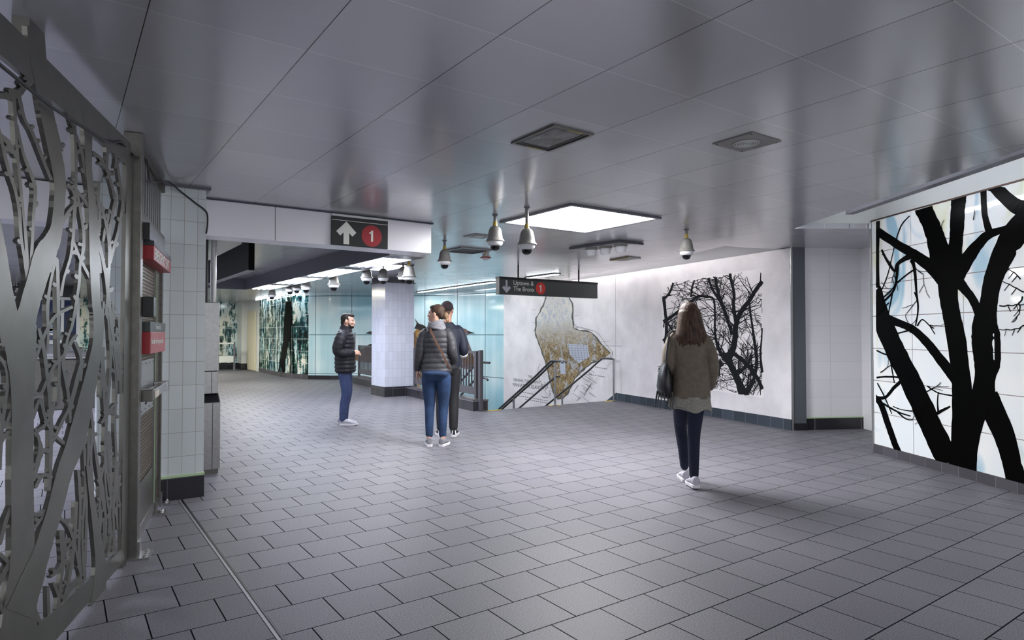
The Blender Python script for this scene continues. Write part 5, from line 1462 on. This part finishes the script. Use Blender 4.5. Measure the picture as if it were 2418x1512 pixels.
def hand(mb, wrist, d, n, th, curl=.5, side=1, s=1.0):
    """d: wrist to knuckles, n: back of the hand, th: side the thumb is on"""
    d = Vector(d).normalized(); n = (Vector(n) - d * Vector(n).dot(d)).normalized(); t = n.cross(d) * 1.0
    if t.dot(Vector(th)) < 0: t = -t
    w_ = Vector(wrist)
    for k, o in enumerate((-.028, -.009, .011, .030)):
        mb.tube([w_ + t * o * .55, w_ + d * .045 * s + t * o * .9, w_ + d * .088 * s + t * o], [.016, .015, .0115], 10, dome=True)
    for k, (o, L) in enumerate(((-.031, .058), (-.0105, .074), (.0105, .080), (.0315, .070))):
        p = w_ + d * .088 * s + t * o; a = 0.0; pts = [p]; 
        for q, f in enumerate((.44, .32, .24)):
            a += curl * (.7, .9, .7)[q]
            p = p + (d * math.cos(a) - n * math.sin(a) + t * o * .6) * L * f * s; pts.append(p)
        mb.tube(pts, [.0092, .0086, .0080, .0068], 9, dome=True)
    b_ = w_ + d * .028 * s + t * .024
    mb.tube([b_, b_ + (d * .55 + t * .75 - n * .35).normalized() * .038, b_ + (d * .8 + t * .55 - n * .5).normalized() * .068, b_ + (d * .95 + t * .25 - n * .6).normalized() * .09], [.015, .012, .0102, .0078], 10, dome=True)

def shoe(t, ankle, toe, name, m_up, m_sole, L=.27, W=.047, heel_up=0.0):
    """sneaker: moulded sole, rounded upper, tongue and laces; toe is the pointing direction"""
    a = Vector(ankle); f = Vector((toe[0], toe[1], 0)).normalized(); r = Vector((f.y, -f.x, 0))
    back = a - f * .065; 
    def ring(u, wd, z0, z1, n=14):
        c = back + f * (u * L); pit = heel_up * (1 - u) 
        out = []
        for k in range(n):
            q = 2 * pi * k / n; cx = math.cos(q); sz = math.sin(q)
            z = lerp(z0, z1, (sz + 1) / 2)
            out.append(Vector((c.x, c.y, z + pit)) + r * wd * math.copysign(abs(cx) ** .7, cx))
        return out
    sb = MB()
    tab = [(-.035, .022), (0, .036), (.12, .041), (.35, .037), (.6, .047), (.78, .050), (.92, .040), (.985, .024), (1.0, .012)]
    rs = []
    for u, wd in tab: 
        c = back + f * (u * L); pit = heel_up * (1 - u); wd = wd * W / .047
        tw = .008 if u > .9 else 0
        rs.append([Vector((c.x, c.y, tw + .0005 + pit)) - r * wd, Vector((c.x, c.y, tw + .0005 + pit)) + r * wd, Vector((c.x, c.y, .030 + pit)) + r * wd * 1.02, Vector((c.x, c.y, .030 + pit)) - r * wd * 1.02])
    so = sb.rings(rs).build('shoe_sole', m_sole, t, local=True, bevel=.004)
    ub = MB()
    tab = [(-.03, .020, .07), (.0, .033, .098), (.10, .038, .105), (.26, .037, .10), (.40, .038, .088), (.55, .043, .072), (.72, .045, .056), (.88, .036, .046), (.97, .018, .036)]
    ub.rings([ring(u, wd * W / .047, .024, h) for u, wd, h in tab])
    up = ub.build('shoe_upper', m_up, t, local=True, smooth=True)
    for k in range(4):
        u = .40 + k * .065; h = prof([(q[0], q[2]) for q in tab], u)[0]
        c = back + f * (u * L); pit = heel_up * (1 - u)
        MB().tube([c + r * .022 + Vector((0, 0, h - .008 + pit)), c + Vector((0, 0, h + .003 + pit)), c - r * .022 + Vector((0, 0, h - .008 + pit))], .0035, 6).build('lace', M['white_cloth'], up, local=True)
    return up

def person(name, label, loc, yaw):
    return thing('person', label, 'person', (loc[0], loc[1], 0), yaw)

def eyes(t, g, M3_, parent):
    for s in (-1, 1):
        MB().ell(g(s * .031, .079, .006), (.0105, .0085, .0065), M3_, 12, 8).build('eye', M['white_cloth'], parent, local=True, smooth=True)
        MB().ell(g(s * .031, .0845, .006), (.0055, .004, .0050), M3_, 10, 7).build('iris', M['eye'], parent, local=True, smooth=True)
        MB().tube([g(s * .016, .0870, .032), g(s * .030, .0815, .036), g(s * .048, .0710, .030)], [.003, .0042, .003], 6).build('eyebrow', M['hair_dk'], parent, local=True)
    MB().ell(g(0, .0935, -.062), (.017, .007, .0035), M3_, 12, 7).build('lips', M['lip'], parent, local=True, smooth=True)

def body_core(mb, k, hip, sh, neck_r=.052, hc_=None, lean=lambda z: (0, 0)):
    loft(mb, [(.86 * k, .125, .085, 0), (.95 * k, .145, .10, 0), (1.08 * k, .12, .085, 0), (1.28 * k, .145, .10, 0), (1.40 * k, .15, .085, 0), (1.46 * k, .09, .06, 0)], 24, .03, lean=lean)

# ---- man in the navy quilted jacket, seen from his right side
mx = at_z(815, 1003, 0)
fw = R3 * 1.0 + F3 * .08                       # he looks to the right of the picture
yw = math.atan2(fw.y, fw.x) - pi / 2
man = person('man', 'person in a navy quilted jacket and mid-blue jeans standing side-on with hands held in front', (mx.x, mx.y), yw)
bm_ = MB()
kk = .985
body_core(bm_, kk, None, None)
sh = [(-.185, -.01, 1.385), (.185, -.01, 1.385)]
HCm = (0, .035, 1.575)
bm_.tube([(0, -.01, 1.40), (0, .005, 1.47), (0, .02, 1.55)], [.062, .054, .056], 14)
g, M3_ = head(bm_, HCm, 0.0, -.06)
for s in (-1, 1):
    el = (s * .235, -.075, 1.125); wr = (s * .085, .135, 1.095)
    limb(bm_, [(s * .17, -.01, 1.37), el, wr], [.05, .042, .028])
    hand(bm_, wr, (-s * .55, .72, -.02), (s * .6, .3, .55), (0, .2, 1), .75)
    limb(bm_, [(s * .085, 0, .88), (s * .088, .02, .50), (s * .085, -.02, .10)], [.08, .052, .036])
body = bm_.build('body', M['skin'], man, local=True)
settle(body, .0055, 2)
eyes(man, g, M3_, body)
jk = MB()
loft(jk, [(.79, .205, .135, .0), (.84, .212, .150, .0), (.98, .205, .148, -.005), (1.10, .198, .140, -.01), (1.26, .208, .145, -.012), (1.36, .205, .125, -.012), (1.42, .14, .10, -.008), (1.455, .09, .085, 0)], 32, .007, .085, .062)
for s in (-1, 1):
    limb(jk, [(s * .165, -.015, 1.365), (s * .225, -.045, 1.27), (s * .245, -.075, 1.13), (s * .20, .02, 1.085), (s * .115, .115, 1.095)], [.082, .084, .072, .062, .050], .11, .062)
settle(jk.build('jacket', M['puff_navy'], man, local=True), .0065, 1)
cb = MB(); rs = []
for z, r_, y_ in ((1.42, .088, -.005), (1.45, .082, .0), (1.485, .076, .008), (1.505, .078, .012), (1.505, .070, .012), (1.45, .070, .0)):
    rs.append([Vector((r_ * math.cos(2 * pi * q / 26), y_ + r_ * 1.05 * math.sin(2 * pi * q / 26), z + (.028 * math.sin(2 * pi * q / 26) * -1))) for q in range(26)])
cb.rings(rs).build('collar', M['puff_navy'], man, local=True, smooth=True)
MB().box(-.004, .004, .128, .150, .82, 1.40).build('zip', M['greymetal'], man, local=True)
def jeans(t, m, hips, knee, cal, hem, k=1.0, name='jeans', spread=.088, lift=None, waist=.93, seat=.02):
    jb_ = MB()
    loft(jb_, [(.80 * k, hips * .92, .115, -.005), (.88 * k, hips, .125 + seat * .4, -seat), (waist * k, hips * .96, .118, -seat * .6), (waist * k + .05, hips * .9, .105, 0)], 26, .02)
    for s in (-1, 1):
        L = lift[s] if lift else [(s * spread, -.012, .84 * k), (s * spread * 1.02, .012, .66 * k), (s * spread * .98, .022, .48 * k), (s * spread * .95, -.010, .30 * k), (s * spread * .93, -.022, hem)]
        limb(jb_, L, [.096 * hips / .165, .082 * hips / .165, knee, cal, cal * .86])
    o = jb_.build(name, m, t, local=True)
    return settle(o, .0075, 2)
jeans(man, M['jean_lt'], .162, .066, .060, .085, .985)
pk = MB().slab([(.172, -.06, .82), (.174, .02, .83), (.172, .015, .74), (.168, -.055, .735)], (.004, 0, 0)).build('back_pocket', M['jean_lt'], man, local=True)
for s in (-1, 1): shoe(man, (s * .085, -.025 + .03 * s, 0), (s * .08, 1, 0), 'shoe', M['shoe_w'], M['sole'])
hb = MB()
hb.ell(g(0, -.030, .040), (.078, .086, .088), M3_)
hb.ell(g(0, .018, .088), (.062, .074, .034), M3_)
for s in (-1, 1): hb.ell(g(s * .066, .000, .026), (.012, .022, .034), M3_, 12, 8)
hb.ell(g(0, -.075, -.02), (.055, .035, .06), M3_)
hob = settle(hb.build('hair', M['hair_dk'], man, local=True), .007, 2)
bb = MB()
bb.ell(g(0, .058, -.083), (.043, .040, .027), M3_)
for s in (-1, 1): bb.tube([g(s * .058, .022, -.03), g(s * .054, .034, -.062), g(s * .036, .064, -.088)], [.008, .013, .013], 8, dome=True)
bb.tube([g(-.026, .088, -.050), g(0, .0965, -.0465), g(.026, .088, -.050)], [.004, .005, .004], 8, dome=True)
settle(bb.build('beard', M['hair_dk'], man, local=True), .006, 1)

# ---- woman in the charcoal quilted jacket, seen from behind, head turned left
wx = at_z(1030, 1053, 0)
fw = F3 * 1.0 + R3 * .02
yw = math.atan2(fw.y, fw.x) - pi / 2
wom = person('woman', 'person in a charcoal quilted jacket and blue jeans seen from behind with head turned left', (wx.x, wx.y), yw)
k2 = 1.0
bm_ = MB(); body_core(bm_, k2, None, None)
HCw = (-.012, .02, 1.625)
bm_.tube([(0, -.02, 1.42), (-.005, -.01, 1.50), (-.01, .0, 1.59)], [.056, .047, .050], 14)
g, M3_ = head(bm_, HCw, 1.28, .04)
for s in (-1, 1):
    pts = [(s * .165, 0, 1.39), (s * .235, -.02, 1.15), (s * .285, .02, .93)] if s < 0 else [(s * .165, 0, 1.39), (s * .235, -.03, 1.15), (s * .20, .17, 1.02)]
    pts = X(.83, pts)
    limb(bm_, pts, [.044, .036, .025])
    if s < 0: hand(bm_, pts[-1], (-.10, .12, -1), (-1, -.2, .1), (0, 1, 0), .35)
    else: hand(bm_, pts[-1], (-.6, .6, -.1), (.4, .6, .3), (0, 0, 1), .7)
    limb(bm_, [(s * .082, 0, .90), (s * .084, .015, .50), (s * .084, -.03, .10)], [.08, .05, .034])
body = settle(bm_.build('body', M['skin'], wom, local=True), .0055, 2)
eyes(wom, g, M3_, body)
jk = MB()
F_ = .83
loft(jk, W(F_, [(.895, .215, .150, .0), (.93, .222, .158, -.004), (1.04, .205, .142, -.004), (1.14, .188, .128, .0), (1.28, .200, .138, .004), (1.38, .195, .120, 0), (1.445, .13, .095, 0), (1.49, .08, .075, 0)]), 32, .007, .07, .062)
limb(jk, X(F_, [(-.165, -.005, 1.385), (-.215, -.015, 1.28), (-.245, -.02, 1.14), (-.268, .005, 1.03), (-.286, .02, .95)]), [.072, .070, .060, .054, .045], .08, .062)
limb(jk, X(F_, [(.165, -.005, 1.385), (.215, -.02, 1.28), (.245, -.035, 1.14), (.245, .07, 1.06), (.205, .16, 1.025)]), [.072, .070, .060, .054, .045], .08, .062)
settle(jk.build('jacket', M['puff_grey'], wom, local=True), .0065, 1)
cb = MB()
for k in range(4):
    a0 = k * .5
    cb.tube([(.098 * math.cos(q + a0) * (1 - .04 * k), -.004 + .095 * math.sin(q + a0) * (1 - .04 * k), 1.455 + .022 * k + .012 * math.sin(2 * q)) for q in [2 * pi * j / 18 for j in range(19)]], .021, 10)
settle(cb.build('scarf', M['scarf'], wom, local=True), .007, 2)
o = jeans(wom, M['jean'], .168, .064, .054, .135, 1.02, spread=.088, waist=.93, seat=.045)
for s in (-1, 1): shoe(wom, (s * .084, -.02, 0), (s * .22, 1, 0), 'shoe', M['shoe_g'], M['sole'], .25, .045)
hb = MB()
hb.ell(g(0, -.026, .040), (.082, .096, .088), M3_)
hb.ell(g(0, .020, .084), (.062, .062, .032), M3_)
hb.ell(g(0, -.085, -.005), (.060, .040, .060), M3_)
settle(hb.build('hair', M['hair_br'], wom, local=True), .007, 2)
bn = MB(); bn.ell(g(0, -.135, -.015), (.042, .040, .046), M3_)
for k in range(6): bn.tube([g(.012 * math.cos(k), -.15, -.04), g(.03 * math.cos(k * 1.1), -.165, -.075), g(.04 * math.cos(k * 1.3), -.15, -.11)], [.012, .010, .004], 6, dome=True)
settle(bn.build('hair_bun', plain('blond_ends', '7a5f45', .5, 0, .3, 50), wom, local=True), .007, 1)
# her cross-body strap is a thing she carries
st = MB()
Wm = MATW[wom.name]
path = [(-.062, -.062, 1.475), (-.055, -.118, 1.425), (-.02, -.150, 1.36), (.03, -.160, 1.26), (.08, -.152, 1.17), (.115, -.144, 1.09), (.150, -.122, 1.01), (.182, -.07, .95)]
P_ = smooth_line([p for p in path], 5)
st.rings([[Wm @ (Vector(p) + Vector((.011, 0, .006))), Wm @ (Vector(p) - Vector((.011, 0, .006))), Wm @ (Vector(p) - Vector((.011, .006, .006))), Wm @ (Vector(p) + Vector((.011, -.006, .006)))] for p in P_])
sx = st.build('bag_strap', M['strap'])
tag(sx, 'slim tan leather bag strap slung across the back of the charcoal quilted jacket', 'bag strap')

# ---- man behind her in dark clothes and a maroon knit cap
m2 = at_z(1056, 1030, 0)
fw = F3 * 1.0 - R3 * .10
yw = math.atan2(fw.y, fw.x) - pi / 2
man2 = person('man', 'person in a dark knit cap and black trousers mostly hidden behind the charcoal jacket', (m2.x, m2.y), yw)
bm_ = MB(); body_core(bm_, 1.04, None, None)
bm_.tube([(0, -.02, 1.46), (0, -.01, 1.55), (0, .01, 1.66)], [.064, .056, .058], 14)
HC2 = (0, .025, 1.70)
g, M3_ = head(bm_, HC2, -.35, 0)
for s in (-1, 1):
    wr = (s * .20, .17, 1.08)
    limb(bm_, X(.85, [(s * .18, 0, 1.45), (s * .255, -.045, 1.19), wr]), [.042, .028, .024]); wr = (wr[0] * .85, wr[1], wr[2])
    hand(bm_, wr, (-s * .6, .6, 0), (s * .5, .5, .3), (0, 0, 1), .7)
    limb(bm_, [(s * .09, 0, .93), (s * .09, .015, .52), (s * .10, -.015, .10)], [.08, .05, .036])
body = settle(bm_.build('body', M['skin2'], man2, local=True), .006, 2)
eyes(man2, g, M3_, body)
jk = MB()
loft(jk, W(.88, [(.93, .20, .135, 0), (1.0, .205, .140, 0), (1.15, .195, .132, 0), (1.33, .212, .142, 0), (1.43, .20, .12, 0), (1.49, .13, .095, 0), (1.54, .08, .075, 0)]), 30, .02)
for s in (-1, 1):
    limb(jk, X(.85, [(s * .17, 0, 1.43), (s * .235, -.02, 1.31), (s * .262, -.055, 1.17), (s * .25, .06, 1.11), (s * .205, .16, 1.085)]), [.074, .068, .060, .054, .046])
settle(jk.build('jacket', M['navy'], man2, local=True), .0075, 2)
for k in range(3):
    MB().tube([(.212 + .060 * math.cos(q), -.012 + .026 * k + .03 * math.sin(q), 1.135 - .010 * k + .060 * math.sin(q)) for q in [2 * pi * j / 20 for j in range(21)]], .007, 6).build('sleeve_stripe', M['white_cloth'], man2, local=True)
jeans(man2, M['trouser'], .156, .068, .066, .11, 1.05, 'trousers', .09)
for s in (-1, 1):
    up = shoe(man2, (s * .09, -.02, 0), (s * .15, 1, 0), 'shoe', M['shoe_k'], M['sole'], .28, .05)
    MB().slab([(s * .09 - .034, -.094, .035), (s * .09 - .018, -.101, .035), (s * .09 - .012, -.096, .085), (s * .09 - .024, -.088, .088)], (0, -.006, 0)).build('heel_patch', M['white_cloth'], up, local=True)
    MB().slab([(s * .09 + .034, -.094, .035), (s * .09 + .018, -.101, .035), (s * .09 + .012, -.096, .085), (s * .09 + .024, -.088, .088)], (0, -.006, 0)).build('heel_patch', M['white_cloth'], up, local=True)
hb = MB()
hb.ell(g(0, -.018, .042), (.084, .104, .090), M3_)
hb.ell(g(0, .0, .02), (.083, .103, .045), M3_)
settle(hb.build('knit_cap', M['cap'], man2, local=True), .007, 2)
hb = MB(); hb.ell(g(0, -.07, -.03), (.066, .034, .045), M3_); settle(hb.build('hair', M['hair_br'], man2, local=True), .007, 1)

# ---- woman walking away with long hair, brown top, lace hem and a black shoulder bag
ww = at_z(1632, 1150, 0)
fw = F3 * 1.0 + R3 * .04
yw = math.atan2(fw.y, fw.x) - pi / 2
wk = person('woman', 'person with long brown hair walking away in a brown top and dark jeans', (ww.x, ww.y), yw)
bm_ = MB(); k4 = .965
lean = lambda z: (0, .10 * (z - .8))
body_core(bm_, k4, None, None, lean=lean)
bm_.tube([(0, .045, 1.36), (0, .06, 1.44), (0, .075, 1.52)], [.054, .046, .05], 14)
HCk = (0, .085, 1.545)
g, M3_ = head(bm_, HCk, .15, -.05)
for s in (-1, 1):
    pts = [(s * .16, .055, 1.32), (s * .225, .02, 1.08), (s * .20, .17, .93)] if s < 0 else [(s * .16, .055, 1.32), (s * .215, -.02, 1.08), (s * .225, .10, .88)]
    pts = X(.82, pts)
    limb(bm_, pts, [.042, .034, .024])
    hand(bm_, pts[-1], (-.1 * s, .5, -.8), (s * 1, -.2, .1), (0, 1, .4), .6)
# right leg planted and trailing, left leg swinging ahead
legs = {1: [(.062, .02, .83), (.045, .02, .64), (.028, .0, .47), (.018, -.03, .28), (.015, -.045, .11)], -1: [(-.065, .03, .83), (-.055, .15, .66), (-.035, .25, .49), (-.015, .235, .30), (-.005, .235, .14)]}
for s in (-1, 1):
    limb(bm_, legs[s], [.075, .062, .048, .040, .034])
body = settle(bm_.build('body', M['skin'], wk, local=True), .006, 2)
eyes(wk, g, M3_, body)
jn = MB()
loft(jn, [(.78, .128, .115, .01), (.86, .142, .125, .0), (.90, .125, .10, .01), (.93, .10, .08, .02)], 26, .02)
for s in (-1, 1): limb(jn, legs[s], [.082, .072, .058, .050, .041])
settle(jn.build('jeans', M['jean_dk'], wk, local=True), .0075, 2)
tp_ = MB()
F_ = .80
loft(tp_, W(F_, [(.80, .222, .155, .01), (.86, .218, .152, .012), (1.0, .205, .14, .02), (1.15, .198, .132, .035), (1.27, .200, .128, .05), (1.34, .185, .11, .055), (1.385, .13, .085, .06), (1.42, .085, .07, .062)]), 32, .02)
limb(tp_, X(F_, [(-.16, .055, 1.325), (-.215, .045, 1.22), (-.238, .025, 1.09), (-.232, .10, 1.0), (-.215, .16, .95)]), [.072, .070, .062, .055, .045])
limb(tp_, X(F_, [(.16, .055, 1.325), (.215, .03, 1.22), (.240, -.015, 1.09), (.246, .04, .98), (.246, .09, .90)]), [.072, .070, .062, .055, .045])
settle(tp_.build('top', M['olive'], wk, local=True), .008, 3)
lc = MB(); rs = []
for z, r_ in ((.82, 1.0), (.76, 1.05), (.70, 1.10)):
    ring = []
    for q in range(40):
        a = 2 * pi * q / 40; ww_ = 1 + .05 * math.sin(7 * a)
        ring.append(Vector((.178 * r_ * ww_ * math.cos(a), .012 + .150 * r_ * ww_ * math.sin(a), z + (.02 * math.sin(5 * a) if z < .8 else 0) - .02 * math.cos(a) * (z < .8))))
    rs.append(ring)
lc.rings(rs).build('lace_hem', M['lace'], wk, local=True, smooth=True)
shoe(wk, (.016, -.05, 0), (-.05, 1, 0), 'shoe', M['shoe_w'], M['sole'], .245, .044, .012)
shoe(wk, (-.005, .235, 0), (.02, 1, 0), 'shoe', M['shoe_w'], M['sole'], .245, .044)
hb = MB()
hb.ell(g(0, -.026, .036), (.090, .104, .094), M3_)
hb.ell(g(0, -.06, -.06), (.098, .075, .105), M3_)
hr_ = random.Random(5)
for k in range(34):
    a = lerp(-1.55, 1.55, k / 33); r_ = .105
    p0 = g(.085 * math.sin(a), -.03 - .085 * math.cos(a), .03); p1 = g(.108 * math.sin(a), -.045 - .085 * math.cos(a), -.10); p2 = g(.132 * math.sin(a), -.055 - .09 * math.cos(a), -.185 + hr_.uniform(-.02, .01)); p3 = g(.130 * math.sin(a) + hr_.uniform(-.01, .01), -.06 - .085 * math.cos(a), -.255 + hr_.uniform(-.03, .02))
    hb.tube([p0, p1, p2, p3], [.020, .021, .018, .006], 7, dome=True)
settle(hb.build('hair', M['hair_long'], wk, local=True), .0065, 1)
# her shoulder bag
Km = MATW[wk.name]
bc = Km @ Vector((-.245, .0, .95))
bg = thing('shoulder_bag', 'slouchy black leather bag with fringe hanging from the left shoulder of the walking person', 'bag', tuple(Km @ Vector((-.245, 0, .80))))
bb = MB()
rs = []
for z, a_, b_ in ((.80, .035, .10), (.82, .055, .135), (.90, .066, .150), (1.0, .058, .14), (1.08, .038, .12), (1.12, .016, .10)):
    rs.append([Km @ Vector((-.232 + a_ * math.cos(2 * pi * q / 24) * (1 + .06 * math.sin(5 * q + z * 30)), .0 + b_ * math.sin(2 * pi * q / 24), z)) for q in range(24)])
bb.rings(rs).build('pouch', M['bag'], bg, smooth=True)
for y_ in (-.07, .07):
    MB().tube([Km @ Vector(p) for p in ((-.232, y_, 1.10), (-.222, y_ * .8, 1.22), (-.185, .05 + y_ * .4, 1.375), (-.150, .06 + y_ * .25, 1.408), (-.115, .06, 1.40))], .009, 8).build('strap', M['bag'], bg, smooth=True)
for k in range(16):
    a = 2 * pi * k / 16; p = Vector((-.232 + .062 * math.cos(a), .13 * math.sin(a), .86))
    MB().tube([Km @ p, Km @ (p + Vector((.012 * math.cos(a), .02 * math.sin(a), -.07))), Km @ (p + Vector((.010 * math.cos(a) - .012, .025 * math.sin(a), -.13 - .03 * hr_.random())))], [.006, .005, .003], 5).build('fringe', M['bag'], bg)
for k in range(10):
    c = Km @ Vector((-.232 - .045, .05, 1.08 - k * .022)); MB().lathe(tuple(c), [(.010, 0), (.012, .004), (.010, .008), (.006, .004)], 8, Matrix.Rotation(pi / 2 * (k % 2), 4, 'X')).build('chain_link', M['steel_br'], bg)
